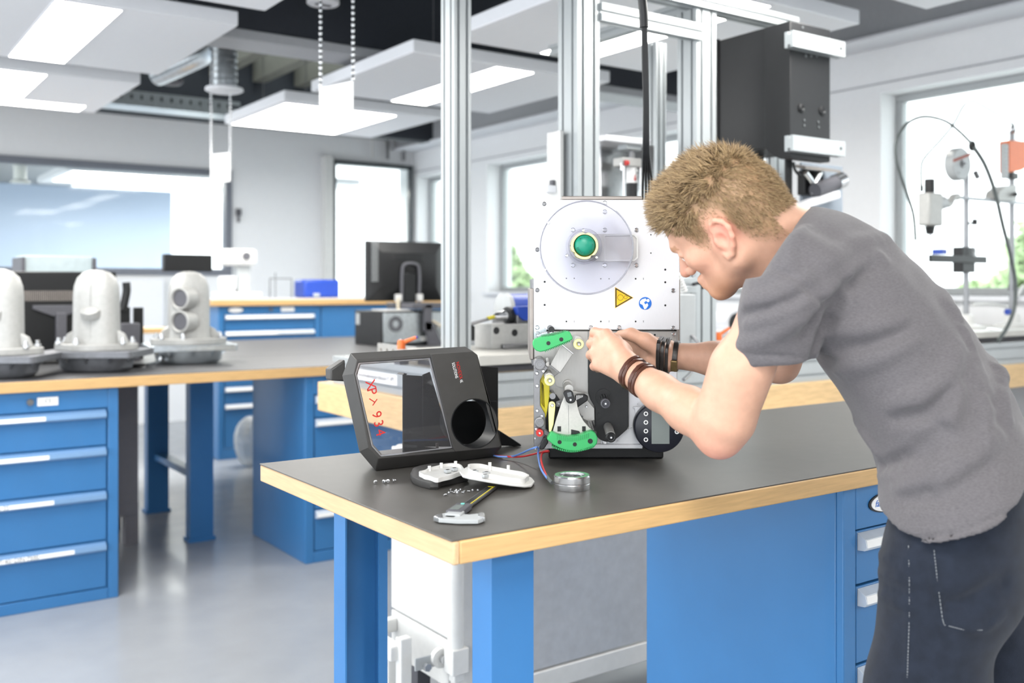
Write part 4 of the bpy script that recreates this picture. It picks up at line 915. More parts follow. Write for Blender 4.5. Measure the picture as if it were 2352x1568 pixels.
pl8('yellow_guide', yf, .04, .03, M['yellow'], holes=[[z7(*p) for p in ((165,725),(190,760),(200,1010),(165,960))]], bevel=.001)
pl8('yellow_guide_floor', [z7(*p) for p in ((160,720),(205,760),(210,1020),(160,970))], .015, .004, M['yellow'])
pl8('dark_recess', [z7(*p) for p in ((250,860),(330,860),(400,960),(330,1280),(215,1270),(215,1140),(250,960))], .004, .003, M['black'])
x, y = z7(290, 880); rod('guide_rod', x, y, 7, .075, 0, M['steel_d'], r2=7)
pl8('cream_lever', [z7(*p) for p in ((250,975),(258,952),(285,944),(312,952),(322,975),(318,1040),(300,1200),(272,1290),(250,1280),(245,1040))], .100, .014, M['cream'], bevel=.0015); x, y = z7(286,982); screw(x, y, 4, .1005)
pl8('link_plate', [z7(*p) for p in ((330,940),(400,920),(405,990),(335,1000))], .03, .006, M['steel_d']); x, y = z7(360,965); screw(x, y, 3, .0305)
x, y = z7(465, 760); rod('spindle_base', x, y-1, 12, .012, -.004, M['alu_grey']); rod('spindle', x+2, y+8, 10, .085, 0, M['alu_grey'])
pl8('rear_plate', [z7(*p) for p in ((500,820),(690,850),(690,930),(760,1020),(765,1150),(700,1165),(640,1140),(560,1020))], .02, .004, M['alu_grey'], bevel=.001)
pl8('louver', [z7(*p) for p in ((545,880),(570,862),(650,858),(690,880),(685,930),(570,1010))], .05, .02, M['black'], bevel=.002)
m = MB()
for i in range(5): a = z7(560+i*16, 872); m.prism([mp(a[0], a[1], .051), mp(a[0]+1.6, a[1]-.6, .051), mp(a[0]+1.0, a[1]+10-i*1.6, .051), mp(a[0]-.6, a[1]+10.6-i*1.6, .051)], FW*.001)
m.build('louver_fins', M['label'], mr, smooth=0)
x, y = z7(672,997); screw(x, y, 2.4, .024); x, y = z7(622,1110); rod('hole', x, y, 2.6, .0205, .018, M['slot'], n=12)
tp = [z7(*p) for p in ((425,880),(440,870),(560,930),(572,1000),(600,1090),(640,1160),(700,1230),(760,1280),(770,1330),(320,1330),(290,1280),(330,1140),(390,960))]
pl8('side_bracket', tp, .096, .004, M['alu_grey'] if False else mat('bracket_grey', (190,189,184), .4, .3, var=.04, scale=200), bevel=.0006)
for cx_, cy_ in ((365,1248),(643,1248)):
    x, y = z7(cx_, cy_); pl8('slot', [(x-4.2,y-6),(x+4.2,y-6),(x+4.2,y+6),(x-4.2,y+6)], .0965, .003, M['black'], smooth=0)
pl8('dark_slider', [z7(*p) for p in ((500,1255),(590,1275),(605,1310),(500,1312))], .1, .006, M['black'], bevel=.001)
pl8('bracket_seam', [z7(*p) for p in ((466,980),(469,980),(473,1300),(470,1300))], .0964, .0005, M['slot'], smooth=0)
x, y = z7(482, 886); a_ = 11.8
lk = []
for i in range(12):
    t = math.pi*i/11; lk.append((x-2.5+a_*math.cos(t+math.pi)*.95-0, y-6+a_*.75*math.sin(t+math.pi)))
for i in range(12):
    t = math.pi*i/11; lk.append((x+2.5+a_*math.cos(t)*.95, y+7+a_*.75*math.sin(t)))
pl8('latch_knob', lk, .118, .02, M['black'], bevel=.002); screw(x+2, y+7, 3, .1185); pl8('latch_recess', [(x-6,y-9),(x+3,y-11),(x+5,y-1),(x-4,y+1)], .1184, .001, M['slot'])
gl = pl8('green_lever', [z7(*p) for p in ((225,1365),(250,1325),(275,1285),(300,1292),(360,1318),(450,1334),(560,1328),(640,1304),(700,1280),(735,1273),(775,1300),(797,1345),(792,1410),(755,1458),(690,1484),(620,1496),(540,1500),(460,1494),(380,1470),(300,1430))], .125, .03, M['green'], bevel=.002)
for cx_, cy_, r in ((369,1397,4.7),(541,1422,4.7),(714,1386,5.8)): x, y = z7(cx_, cy_); rod('lever_hole', x, y, r, .1255, .11, M['black'], gl)
m = MB()
for k in range(17):
    t = k/16; cx_ = 340+350*t; cy_ = 1325+28*math.sin(math.pi*t)-22*t; x, y = z7(cx_, cy_); m.box(mp(x, y+2, .116), (.0016,.02,.011), Matrix.Rotation(YAW, 3, 'Z'))
for k in range(22):
    t = k/21; cx_ = 290+450*t; cy_ = 1428+66*math.sin(math.pi*(t*.9+.06))-4*t; x, y = z7(cx_, cy_); m.box(mp(x, y, .113), (.003,.024,.004), Matrix.Rotation(YAW, 3, 'Z'))
m.build('grip_ribs', g_ribs, gl, smooth=0)
x, y = z7(145, 1295); kn = rod('red_knob', x, y, 8.4, .075, .04, M['red']); screw(x, y, 3, .0755)
pl8('black_lever', [z7(*p) for p in ((190,1345),(225,1340),(245,1400),(190,1480),(150,1485),(140,1465))], .08, .02, M['black'], bevel=.002)
pl8('knob_arm', [z7(*p) for p in ((190,1255),(215,1262),(290,1310),(250,1345),(190,1310))], .055, .008, M['steel_d'], bevel=.001)
# ---- black gear plate with two spindles
bp = [z2(*p) for p in ((712,380),(730,350),(1145,500),(1147,1170),(1130,1205),(1040,1285)) ]+[(1395.6+30.5*math.cos(t), 984+30.5*math.sin(t)) for t in [math.radians(50+i*13) for i in range(10)]]+[z2(*p) for p in ((786,1150),(782,960),(735,880),(712,800))]
pl8('gear_plate', bp, .014, .012, M['black'], bevel=.001)
for cx_, cy_ in ((765,555),(1100,770),(830,1045)): x, y = z2(cx_, cy_); rod('plate_screw', x, y, 4, .0165, .014, M['black_box'], n=14)
x, y = z2(875, 850); rod('spindle_flange', x, y, 18, .018, .012, M['black_box']); x2, y2 = z2(897, 925)
MB().cyl(mp(x, y+2, .02), mp(x2, y2, .10), .0085, n=20).build('ribbon_spindle', M['black_box'], mr); 
m = MB()
for i in range(8): t = i/8*2*math.pi; p = mp(x+8.2*math.cos(t), y+2+8.2*math.sin(t), .03); q_ = mp(x2+8.2*math.cos(t), y2+8.2*math.sin(t), .09); m.cyl(p, q_, .0009, n=6)
m.build('spindle_springs', M['steel'], mr)
MB().lathe([(.0105,-.012),(.0105,0),(.0075,.001),(.006,-.003),(.002,-.003)], mp(x2, y2, .104), -FW, 24).build('spindle_end', M['dgrey'], mr); screw(x2, y2, 3, .102)
pl8('round_recess', circ(1395.6, 985, 29, 40), .0146, .001, M['black_box'])
x, y = z2(925, 1175); x2, y2 = z2(957, 1290)
MB().cyl(mp(x, y, .02), mp(x2-.5, y2-3, .112), .0105, n=24).build('take_up_spindle', M['alu_grey'], mr)
MB().lathe([(.0112,-.012),(.0112,0),(.009,.0015),(.006,.001),(.005,-.002),(.002,-.002)], mp(x2, y2, .118), -FW, 24).build('spindle_end', M['black'], mr); screw(x2, y2, 2.8, .117)
for cx_, cy_, r in ((890,1345,5.5),(1175,1188,2),(1028,1333,2),(1203,968,2.4),(1243,930,1.5),(1240,978,4)): x, y = z2(cx_, cy_); screw(x, y, r, -.003)
MB().cyl(mp(*z2(735,1130), .03), mp(*z2(775,1240), .07), .006, n=14).build('tie_pin', M['steel'], mr)
# ---- round operator panel
x, y = z2(1482, 1185); R_ = 56.5
op = MB().lathe([(R_*SPX*.86,-.045),(R_*SPX*.97,-.04),(R_*SPX,-.034),(R_*SPX,-.004),(R_*SPX*.975,-.001),(R_*SPX*.95,0)], mp(x, y, .05), -FW, 64).build('operator_panel', mat('panel_navy', (30,32,42), .35), mr)
pl8('display', [(1496.6,941.5),(1537.6,941.5),(1537.6,1019),(1496.6,1019)], .0505, .001, M['screen'], op, smooth=0)
for cy_ in (1035,1128,1222,1315):
    bx_, by_ = z2(1334, cy_); pl8('button', circ(bx_, by_, 5.1, 24), .0512, .001, M['label'], op, smooth=0, holes=[circ(bx_, by_, 3.0, 20)])
bx_, by_ = z2(1669, 1230); pl8('power_button', circ(bx_, by_, 5.1, 24), .0512, .001, M['label'], op, smooth=0, holes=[circ(bx_, by_, 3.0, 20)]); pl8('power_mark', [(bx_-.7,by_-.7),(bx_+5,by_-.7),(bx_+5,by_+.7),(bx_-.7,by_+.7)], .0516, .0006, M['label'], op, smooth=0)
pl8('panel_bracket', [z2(*p) for p in ((1215,960),(1300,955),(1300,1060),(1220,1060))], .006, .008, M['alu_plate'], bevel=.001)
# ================================================================== printer cover standing on the bench
def c3(cx, cy): return (740+cx/4.48, 760+cy/4.48)
CB = 1.93
cv = thing('printer_cover', 'dark grey printer cover with clear window and round opening standing on the bench', 'cover', (1.15, 1.98, ZT))
def cvp(cx, cy, b): 
    p = onB(*c3(cx, cy), b); p.z = max(p.z, ZT+.001); return p
Pf = [(355,300),(1552,209),(1598,246),(1842,1178),(1832,1198),(578,1312),(478,1196),(323,440)]
Pm = [(292,228),(1470,160),(1588,238),(1848,1192),(1770,1322),(548,1468),(382,1240),(207,458)]
Pi = [(372,326),(1530,244),(1556,270),(1800,1162),(1792,1178),(602,1290),(508,1186),(338,440)]
b0, b1, b2 = CB, CB+.035, CB+.12
lf = [cvp(x, y, b0) for x, y in Pf]; lm = [cvp(x, y, b1) for x, y in Pm]; li = [cvp(x, y, b0) for x, y in Pi]
cxm, cym = 1000, 760; lr = [cvp(cxm+(x-cxm)*.965, cym+(y-cym)*.955, b2) for x, y in Pm]; lib = [cvp(cxm+(x-cxm)*.965, cym+(y-cym)*.955, b2) for x, y in Pi]
MB().loft([li, lf, lm, lr, lib], closed=True).build('cover_frame', M['cover'], cv, .004, 25, seg=3)
# opaque front panel with round opening
el = [(1570+236*math.cos(2*math.pi*i/48), 950+248*math.sin(2*math.pi*i/48)) for i in range(48)]
fp = [(1118,238),(1548,212),(1590,246),(1836,1172),(1822,1196),(1372,1240),(1345,1190)]
MB().prism([cvp(x, y, b0-.003) for x, y in fp], (0,.012,0), [[cvp(x, y, b0-.003) for x, y in el]]).build('front_panel', M['cover'], cv, .001)
ring = [cvp(x, y, b0-.004) for x, y in el]; cc = sum(ring, Vector())/48
MB().loft([[cc+(p-cc)*1.0 for p in ring], [cc+(p-cc)*1.035 for p in ring], [cc+(p-cc)*1.035+Vector((0,.05,0)) for p in ring], [cc+(p-cc)*1.0+Vector((0,.05,0)) for p in ring]], closed=True).build('opening_ring', M['black_box'], cv)
# clear window
wp = [(372,326),(1108,276),(1345,1200),(602,1290),(508,1186),(338,440)]
MB().prism([cvp(x, y, b0+.004) for x, y in wp], (0,.003,0)).build('clear_window', M['acryl2'], cv)
wi = [(386,338),(1094,290),(1326,1190),(606,1276),(520,1180),(350,442)]
MB().loft([[cvp(x, y, b0+.003) for x, y in wp], [cvp(x, y, b0+.003) for x, y in wi], [cvp(x, y, b0+.009) for x, y in wi], [cvp(x, y, b0+.009) for x, y in wp]], closed=True).build('window_rim', clear('rim_plastic', (225,228,232), .25, .05, .25), cv)
d0 = cvp(1060, 285, b0+.02); MB().tube([cvp(1112,280,b0+.012), cvp(1200,640,b0+.012), cvp(1300,1040,b0+.012), cvp(1340,1190,b0+.012)], .004, n=8).build('window_bar', clear('bar_plastic', (235,238,240), .3, .05, .3), cv)
# lettering
def tframe(cx, cy, cx2, cy2, b):
    p = cvp(cx, cy, b); q_ = cvp(cx2, cy2, b); ex = (q_-p).normalized(); ey = Vector((0,-1,0)).cross(ex); return frame(p, ex, ey), (q_-p).length
Mx, L_ = tframe(486, 505, 606, 1095, b0+.0035)
for txt, u in (('X',0.0),('P',.135),('9',.545),('3',.70),('4',.855)):
    text_mesh('letter', txt, .033, Mx @ Matrix.Translation((L_*u, 0, 0)), M['red'], cv, .0003, sx=.92)
la = Mx @ Matrix.Translation((L_*.30, 0, 0)); m = MB()
for p, q_ in (((.0065,.0088),(.0168,-.0045)),((0,-.0092),(.0112,.0018))):
    p = Vector((*p, 0)); q_ = Vector((*q_, 0)); d_ = (q_-p).normalized(); n_ = Vector((-d_.y, d_.x, 0))*.0011
    m.prism([la @ (p+n_), la @ (q_+n_), la @ (q_-n_), la @ (p-n_)], (0,-.0004,0))
m.build('letter', M['red'], cv, smooth=0)
Mn, L_ = tframe(1388, 318, 1432, 500, b0-.0036); text_mesh('brand_text', 'NOVEXX', .0125, Mn, M['red'], cv, .0003, sx=.80)
Mn, L_ = tframe(1346, 325, 1390, 505, b0-.0036); text_mesh('brand_text', 'SOLUTIONS', .0105, Mn, M['label'], cv, .0003, sx=.66)
Mn, L_ = tframe(1434, 496, 1442, 530, b0-.0036); text_mesh('brand_mark', '«', .016, Mn @ Matrix.Rotation(math.radians(90), 4, 'Z') @ Matrix.Rotation(math.radians(-90), 4, 'Z'), M['label'], cv, .0003)
# sheet brackets and feet behind
def sheet(name, pts, b, t, mt=M['black_box'], bev=.001): return MB().prism([cvp(x, y, b) for x, y in pts], (0,t,0)).build(name, mt, cv, bev)
sheet('inner_sheet', [(832,450),(1035,462),(1035,1135),(1060,1190),(1300,1215),(1300,1240),(832,1250)], b0+.10, .004)
sheet('sheet_lip', [(832,450),(850,432),(880,440),(862,456)], b0+.10, .03)
sheet('inner_wall', [(1035,450),(1110,420),(1340,1190),(1060,1190),(1036,1135)], b0+.13, .004, M['black'])
sheet('rear_wall', [(1320,720),(1800,720),(1800,1160),(1330,1170)], b0+.14, .004, M['black'])
sheet('side_bracket', [(1625,360),(1812,372),(1812,1010),(1780,1100),(1700,1100)], b0+.145, .004)
sheet('rear_foot', [(1815,1015),(2050,1165),(2055,1210),(1830,1180)], b0+.12, .035, M['black'], .003)
sheet('left_flange', [(85,395),(240,292),(245,520),(90,510)], b0+.11, .03, M['cover'], .004)
for cx_, cy_ in ((1186,1182),(1665,1130)): sheet('tab', [(cx_-14,cy_-30),(cx_+14,cy_-28),(cx_+14,cy_+26),(cx_-14,cy_+24)], b0+.08, .003, M['alu_side'])
# ================================================================== small parts on the bench
def onT(x, y, h=0.0): return onZ(x, y, ZT+h)
def c4(cx, cy): return (840+cx/4.2, 1010+cy/4.2)
# magnetic brake ring with wires
c = onT(1314, 1122); R_ = 42/F*((H-ZT)*F/(1122-HZ))
ringo = thing('steel_ring', 'shiny steel magnet ring with two wires on the mat', 'ring', c)
MB().lathe([(R_*.56,.002),(R_*.98,.0),(R_,.002),(R_,.012),(R_*.985,.013),(R_*.985,.014),(R_,.015),(R_,.026),(R_*.95,.029),(R_*.70,.029),(R_*.68,.022),(R_*.60,.022),(R_*.58,.026),(R_*.5,.026),(R_*.48,.004)], c, (0,0,1), 56, True).build('ring_body', M['steel'], ringo, smooth=25)
MB().lathe([(R_*.55,0),(R_*.55,.008)], c, (0,0,1), 32).build('ring_core', M['cast'], ringo)
for i in range(3): t = i*2.1+.6; q_ = c+Vector((R_*.62*math.cos(t), R_*.62*math.sin(t), .022)); MB().cyl(q_, q_+Vector((0,0,.003)), .006, n=6).build('ring_screw', M['steel_d'], ringo)
MB().tube([onT(1268,1108,.01), onT(1262,1102,.012), onT(1250,1085,.012)], .004, n=8).build('cable_sleeve', M['slot'], ringo)
MB().tube([onT(1258,1098,.012), onT(1248,1075,.02), onT(1243,1055,.03), mp(1246,1040,.06), mp(1260,1037,.06), mp(1252,1036,.07), onT(1200,1048,.012), onT(1160,1048,.006), onT(1138,1046,.004)], .0022, n=8).build('red_wire', M['red_wire'], ringo)
MB().tube([onT(1257,1099,.012), onT(1242,1075,.02), mp(1236,1045,.07), mp(1236,1028,.08), mp(1222,1030,.08), onT(1180,1047,.01), onT(1145,1048,.006), onT(1130,1044,.004)], .0022, n=8).build('blue_wire', M['blue_wire'], ringo)
# two opened keypad shells
def shell(label, outer, thick, tiltpts, base_mt, inner_mt, pegs, boxes, h=.012):
    o = thing('keypad_shell', label, 'shell', onT(*tiltpts[0]))
    return o
s1 = thing('keypad_shell', 'black keypad shell lying with white inner frame upward', 'shell', onT(1010, 1105))
out1 = [onT(*c4(*p)) for p in ((430,395),(455,345),(520,320),(640,300),(800,290),(930,330),(1000,400),(920,420),(740,450),(700,485),(620,485),(520,460),(450,430))]
cen = sum(out1, Vector())/len(out1)
MB().loft([[cen+(p-cen)*.94 for p in out1], [p+Vector((0,0,.006)) for p in out1], [p+Vector((0,0,.016)) for p in out1], [cen+(p-cen)*.95+Vector((0,0,.018)) for p in out1]]).build('shell_body', M['cover'], s1, .001)
def raised(parent, name, crop_pts, h0, h1, mt, wall=.004, n=1):
    P = [onZ(*c4(*p), ZT+h0) for p in crop_pts]; c_ = sum(P, Vector())/len(P)
    P = spline(P+[P[0]], 4)[:-1]; P = [p+(p-c_).normalized()*(.0016*math.sin(i*1.1)) for i, p in enumerate(P)]
    inn = [p+(c_-p).normalized()*wall for p in P]
    up = Vector((0,0,h1-h0))
    MB().loft([P, [p+up for p in P], [p+up for p in inn], [p+up*.35 for p in inn]], cap=False).build(name, mt, parent)
    MB().prism([p+up*.35 for p in inn], (0,0,-.001)).build(name+'_floor', mt, parent); return P
fr1 = [(515,345),(560,330),(640,300),(740,275),(860,262),(930,290),(950,330),(880,360),(760,395),(680,410),(600,385),(545,370)]
raised(s1, 'inner_frame', fr1, .018, .027, M['white_pl'])
for cx_, cy_ in ((615,305),(730,275),(868,258)):
    p = onZ(*c4(cx_, cy_), ZT+.02); MB().cyl(p, p+Vector((0,0,.012)), .0035, n=10).build('peg', M['white_pl'], s1)
s2 = thing('keypad_shell', 'pale keypad shell leaning on the black one', 'shell', onT(1130, 1100))
tb_ = .030
def tl(cx, cy, h=0): # leaning plane: left end resting on the first shell, right end on the mat
    t = max(0, min(1, (cx-900)/730)); return onZ(*c4(cx, cy), ZT+.001+.028*(1-t)+h)
out2 = [(905,330),(950,300),(1000,270),(1150,270),(1340,310),(1520,350),(1600,390),(1630,425),(1600,462),(1540,466),(1400,450),(1200,420),(1000,385),(930,365)]
O2 = [tl(*p) for p in out2]; c2_ = sum(O2, Vector())/len(O2)
MB().loft([[c2_+(p-c2_)*.97 for p in O2], [p+Vector((0,0,.002)) for p in O2], [p+Vector((0,0,.006)) for p in O2]]).build('shell_body', M['white_pl'], s2, .001)
fr2 = [(985,285),(1060,270),(1160,285),(1300,315),(1440,340),(1540,362),(1570,390),(1530,420),(1420,415),(1250,385),(1100,365),(1010,335)]
P = [tl(*p, .006) for p in fr2]; P = spline(P+[P[0]], 4)[:-1]; cq = sum(P, Vector())/len(P); P = [p+(p-cq).normalized()*(.0018*math.sin(i*1.15)) for i, p in enumerate(P)]
inn = [p+(cq-p).normalized()*.004 for p in P]; u_ = Vector((0,0,.010)); MB().loft([P, [p+u_ for p in P], [p+u_ for p in inn], [p+u_*.2 for p in inn]], cap=False).build('inner_frame', M['white_pl'], s2)
MB().prism([p+u_*.2 for p in inn], (0,0,-.001)).build('inner_floor', M['white_pl'], s2)
for cx_, cy_ in ((1198,278),(1376,306)): p = tl(cx_, cy_+12, .008); MB().cyl(p, p+Vector((0,0,.016)), .0035, n=10).build('peg', M['white_pl'], s2)
for cx_, cy_, sh in ((1050,305,s2),(1165,320,s2),(1150,345,s2),(790,300,s1),(855,282,s1)):
    p = tl(cx_, cy_, .012) if sh is s2 else onZ(*c4(cx_, cy_), ZT+.026)
    MB().box(p, (.012,.012,.006)).build('switch_socket', M['grey_pl'], sh, .001); MB().box(p+Vector((0,0,.003)), (.007,.004,.001)).build('socket_slot', M['black'], sh)
# screws
def loose_screw(p, d, L, r, label, grp):
    o = thing('screw', label, 'screw', p, group=grp); d = Vector(d).normalized()
    c0 = Vector(p)+Vector((0,0,r*1.1))
    MB().lathe([(r*.2,-.6*r),(r*1.0,-.5*r),(r,-.05*r),(r*.9,0)], c0, -d, 12).build('head', M['steel'], o)
    m = MB(); prof = []; n = max(4, int(L/.0015))
    for i in range(n): prof += [(r*.55, L*i/n), (r*.42, L*(i+.5)/n)]
    m.lathe(prof+[(r*.1, L)], c0, d, 10); m.build('shank', M['steel'], o)
for i, (x, y, ang) in enumerate(((863,1112,80),(881,1111,20),(891,1110,60),(902,1108,-20))):
    loose_screw(onT(x, y), (math.cos(math.radians(ang)), math.sin(math.radians(ang)), .0), .008, .0042,
                ['silver screw standing a little apart left of three others', 'leftmost of the three silver screws lying together', 'middle one of the three silver screws lying together', 'rightmost of the three silver screws lying together'][i], 'four larger screws left of the keypad shells')
random.seed(3)
tiny = [(1022,1140),(1027,1138),(1031,1134),(1035,1132),(1037,1127),(1040,1134),(1044,1130),(1048,1128),(1050,1134),(1054,1130),(1057,1127),(1062,1133),(1068,1131),(1074,1130),(1085,1128),(1097,1128)]
for x, y in tiny:
    a = random.uniform(0, 6.28); loose_screw(onT(x, y), (math.cos(a), math.sin(a), random.uniform(-.0,.1)), .006, .0022, {(1085,1128): 'tiny white screw lying second from the right behind the caliper', (1097,1128): 'tiny white screw lying farthest right, apart from the heap'}.get((x, y), 'tiny white screw in the loose heap behind the caliper'), 'tiny screws behind the caliper')
# digital caliper
k0, k1 = onT(1036, 1196), onT(1133, 1124); d_ = (k1-k0).normalized(); d_.z = 0; n_ = Vector((-d_.y, d_.x, 0)); Lc = (k1-k0).length
cal = thing('digital_caliper', 'digital caliper with black scale and open jaws lying on the mat', 'caliper', k0)
def cbox(name, u0, u1, v0, v1, h0, h1, mt, bev=.0008, par=cal):
    P = [k0+d_*u+n_*v+Vector((0,0,h0)) for u, v in ((u0,v0),(u1,v0),(u1,v1),(u0,v1))]; return MB().prism(P, (0,0,h1-h0)).build(name, mt, par, bev)
cbox('beam', -.01, Lc, -.009, .009, .004, .009, M['steel_d']); cbox('scale', .05, Lc-.008, -.0065, .0065, .009, .0094, M['black'], 0)
cbox('scale_stripe', .05, Lc-.012, -.0068, -.0045, .0094, .0097, M['yellow'], 0); cbox('scale_stripe', Lc-.02, Lc-.015, -.006, .006, .0094, .0097, M['yellow'], 0)
cbox('slider', .018, .085, -.013, .016, .002, .0135, M['dgrey'], .002); cbox('slider_display', .03, .065, -.004, .012, .0135, .0142, M['screen'], .0005)
cbox('slider_button', .07, .077, -.002, .005, .0135, .0155, mat('teal_button', (120,200,190), .4), .001)
cbox('slider_block', .0, .03, -.016, .012, .002, .012, M['grey_pl'], .002)
jt = onT(1003, 1196); jr = onT(1113, 1195)
def jaw(pts, mt=M['steel'], h=.007): MB().prism([onZ(x, y, ZT+.002) for x, y in pts], (0,0,h)).build('jaw', mt, cal, .0008)
jaw([(996,1196),(1006,1190),(1024,1186),(1050,1188),(1078,1190),(1112,1186),(1114,1197),(1098,1203),(1050,1203),(1008,1200)], M['grey_pl'])
jaw([(1098,1189),(1108,1187),(1114,1194),(1112,1199),(1099,1197)], M['steel'], .009)
jaw([(996,1196),(1006,1191),(1016,1190),(1018,1199),(1008,1200)], M['steel'], .0085)
# ================================================================== the man at the bench (one continuous surface grown from distance fields)
def PX(x, y, Y): return np.array([(x-CX)/F*Y, Y, H-(y-HZ)/F*Y])
class Field:
    def __init__(s, lo, hi, h):
        s.h = h; s.lo = np.array(lo, float); n = np.ceil((np.array(hi)-s.lo)/h).astype(int)+1
        s.ax = [s.lo[i]+h*np.arange(n[i]) for i in range(3)]; s.D = np.full(n, .06, np.float32)
    def sub(s, lo, hi):
        i0 = [max(0, int((lo[i]-s.lo[i])/s.h)) for i in range(3)]; i1 = [min(len(s.ax[i]), int((hi[i]-s.lo[i])/s.h)+2) for i in range(3)]
        if any(b <= a for a, b in zip(i0, i1)): return None, None
        sl = tuple(slice(a, b) for a, b in zip(i0, i1))
        g = np.meshgrid(*[s.ax[i][sl[i]].astype(np.float32) for i in range(3)], indexing='ij'); return sl, g
    def op(s, sl, d, k, mode):
        a = s.D[sl]
        if mode == 'add':
            hh = np.maximum(k-np.abs(a-d), 0)/k if k > 0 else 0; s.D[sl] = np.minimum(a, d)-hh*hh*k*.25
        else:
            d = -d; hh = np.maximum(k-np.abs(a-d), 0)/k if k > 0 else 0; s.D[sl] = np.maximum(a, d)+hh*hh*k*.25
    def cap(s, a, b, ra, rb=None, k=.012, mode='add'):
        rb = ra if rb is None else rb; a = np.array(a, float); b = np.array(b, float); R = max(ra, rb)+k+.012
        sl, g = s.sub(np.minimum(a, b)-R, np.maximum(a, b)+R)
        if sl is None: return
        ba = b-a; L2 = max((ba**2).sum(), 1e-9); p = [g[i]-a[i] for i in range(3)]
        t = np.clip((p[0]*ba[0]+p[1]*ba[1]+p[2]*ba[2])/L2, 0, 1)
        d = np.sqrt(sum((p[i]-t*ba[i])**2 for i in range(3)))-(ra+(rb-ra)*t); s.op(sl, d, k, mode)
    def chain(s, pts, rs, k=.012, mode='add'):
        for i in range(len(pts)-1): s.cap(pts[i], pts[i+1], rs[i], rs[i+1], k, mode)
    def ell(s, c, r, B=None, k=.02, mode='add'):
        """B rows = axes of the ellipsoid"""
        c = np.array(c, float); B = np.eye(3) if B is None else np.array(B); R = max(r)+k+.012
        e = np.sqrt(((B*np.array(r)[:, None])**2).sum(0))+k+.012
        sl, g = s.sub(c-e, c+e)
        if sl is None: return
        p = [g[i]-c[i] for i in range(3)]; q = [sum(B[j][i]*p[i] for i in range(3)) for j in range(3)]
        k0 = np.sqrt(sum((q[j]/r[j])**2 for j in range(3))); k1 = np.sqrt(sum((q[j]/r[j]**2)**2 for j in range(3)))+1e-9
        s.op(sl, k0*(k0-1)/k1, k, mode)
    def plane(s, p, n, k=.004, box=None):
        """keep the side against n"""
        n = np.array(n, float); n /= np.linalg.norm(n); lo, hi = (s.lo, s.lo+s.h*np.array(s.D.shape)) if box is None else box
        sl, g = s.sub(lo, hi); d = sum((g[i]-p[i])*n[i] for i in range(3)); a = s.D[sl]
        hh = np.maximum(k-np.abs(a-d), 0)/k; s.D[sl] = np.maximum(a, d)+hh*hh*k*.25
    def at(s, p):
        i = [int(round((p[j]-s.lo[j])/s.h)) for j in range(3)]
        if any(i[j] < 0 or i[j] >= s.D.shape[j] for j in range(3)): return .06
        return s.D[tuple(i)]
    def hit(s, x, y, y0=1.2, y1=2.5):
        Y = y0
        while Y < y1:
            p = PX(x, y, Y)
            if s.at(p) < 0: return p
            Y += .0025
        return None
    def fold(s, pts, amp, w, n=5):
        """raise (amp>0) or sink a fold along a line over the surface"""
        P = [np.array(p) for p in pts]; Q = []
        for i in range(len(P)-1):
            for t in np.linspace(0, 1, n, endpoint=False):
                q = P[i]+(P[i+1]-P[i])*t; h = s.hit(*q)
                if h is not None: Q.append(h)
        h = s.hit(*P[-1]); 
        if h is not None: Q.append(h)
        amp *= 3.6
        if len(Q) < 2: return
        Q = np.array(Q); lo = Q.min(0)-3*w; hi = Q.max(0)+3*w; sl, g = s.sub(lo, hi); best = None; m = len(Q)
        for i in range(m-1):
            a, b = Q[i], Q[i+1]; ba = b-a
            if np.linalg.norm(ba) > .08: continue
            L2 = max((ba**2).sum(), 1e-9); p = [g[j]-a[j] for j in range(3)]
            t = np.clip(sum(p[j]*ba[j] for j in range(3))/L2, 0, 1); d2 = sum((p[j]-t*ba[j])**2 for j in range(3))
            f = math.sin(math.pi*min(1, max(0, (i+.7)/m)))**.5
            v = np.exp(-d2/(w*w))*f; best = v if best is None else np.maximum(best, v)
        if best is not None: s.D[sl] -= amp*best
    def mesh(s):
        D = s.D; ins = D < 0; n = np.zeros(tuple(d-1 for d in D.shape), np.uint8)
        for dx in (0, 1):
            for dy in (0, 1):
                for dz in (0, 1): n += ins[dx:D.shape[0]-1+dx, dy:D.shape[1]-1+dy, dz:D.shape[2]-1+dz]
        act = (n > 0) & (n < 8); I = np.argwhere(act); idx = np.full(act.shape, -1, np.int32); idx[act] = np.arange(len(I))
        acc = np.zeros((len(I), 3)); cnt = np.zeros(len(I)); cor = [(0,0,0),(1,0,0),(0,1,0),(1,1,0),(0,0,1),(1,0,1),(0,1,1),(1,1,1)]
        V = [D[I[:,0]+c[0], I[:,1]+c[1], I[:,2]+c[2]] for c in cor]
        for a, b in ((0,1),(2,3),(4,5),(6,7),(0,2),(1,3),(4,6),(5,7),(0,4),(1,5),(2,6),(3,7)):
            va, vb = V[a], V[b]; m = (va < 0) != (vb < 0); t = np.where(m, va/np.where(m, va-vb, 1), 0)
            for j in range(3): acc[:, j] += np.where(m, cor[a][j]+t*(cor[b][j]-cor[a][j]), 0)
            cnt += m
        verts = s.lo+s.h*(I+acc/cnt[:, None]); quads = []
        for ax in range(3):
            o = [(1,0,0),(0,1,0),(0,0,1)][ax]; u = [(0,1,0),(0,0,1),(1,0,0)][ax]; w = [(0,0,1),(1,0,0),(0,1,0)][ax]
            A = ins[:D.shape[0]-o[0], :D.shape[1]-o[1], :D.shape[2]-o[2]]; Bq = ins[o[0]:, o[1]:, o[2]:]
            E = np.argwhere(A != Bq); ok = np.all(E-np.array(u)-np.array(w) >= 0, 1) & np.all(E < np.array(act.shape), 1); E = E[ok]
            f = A[E[:,0], E[:,1], E[:,2]]
            def ix(e): return idx[e[:,0], e[:,1], e[:,2]]
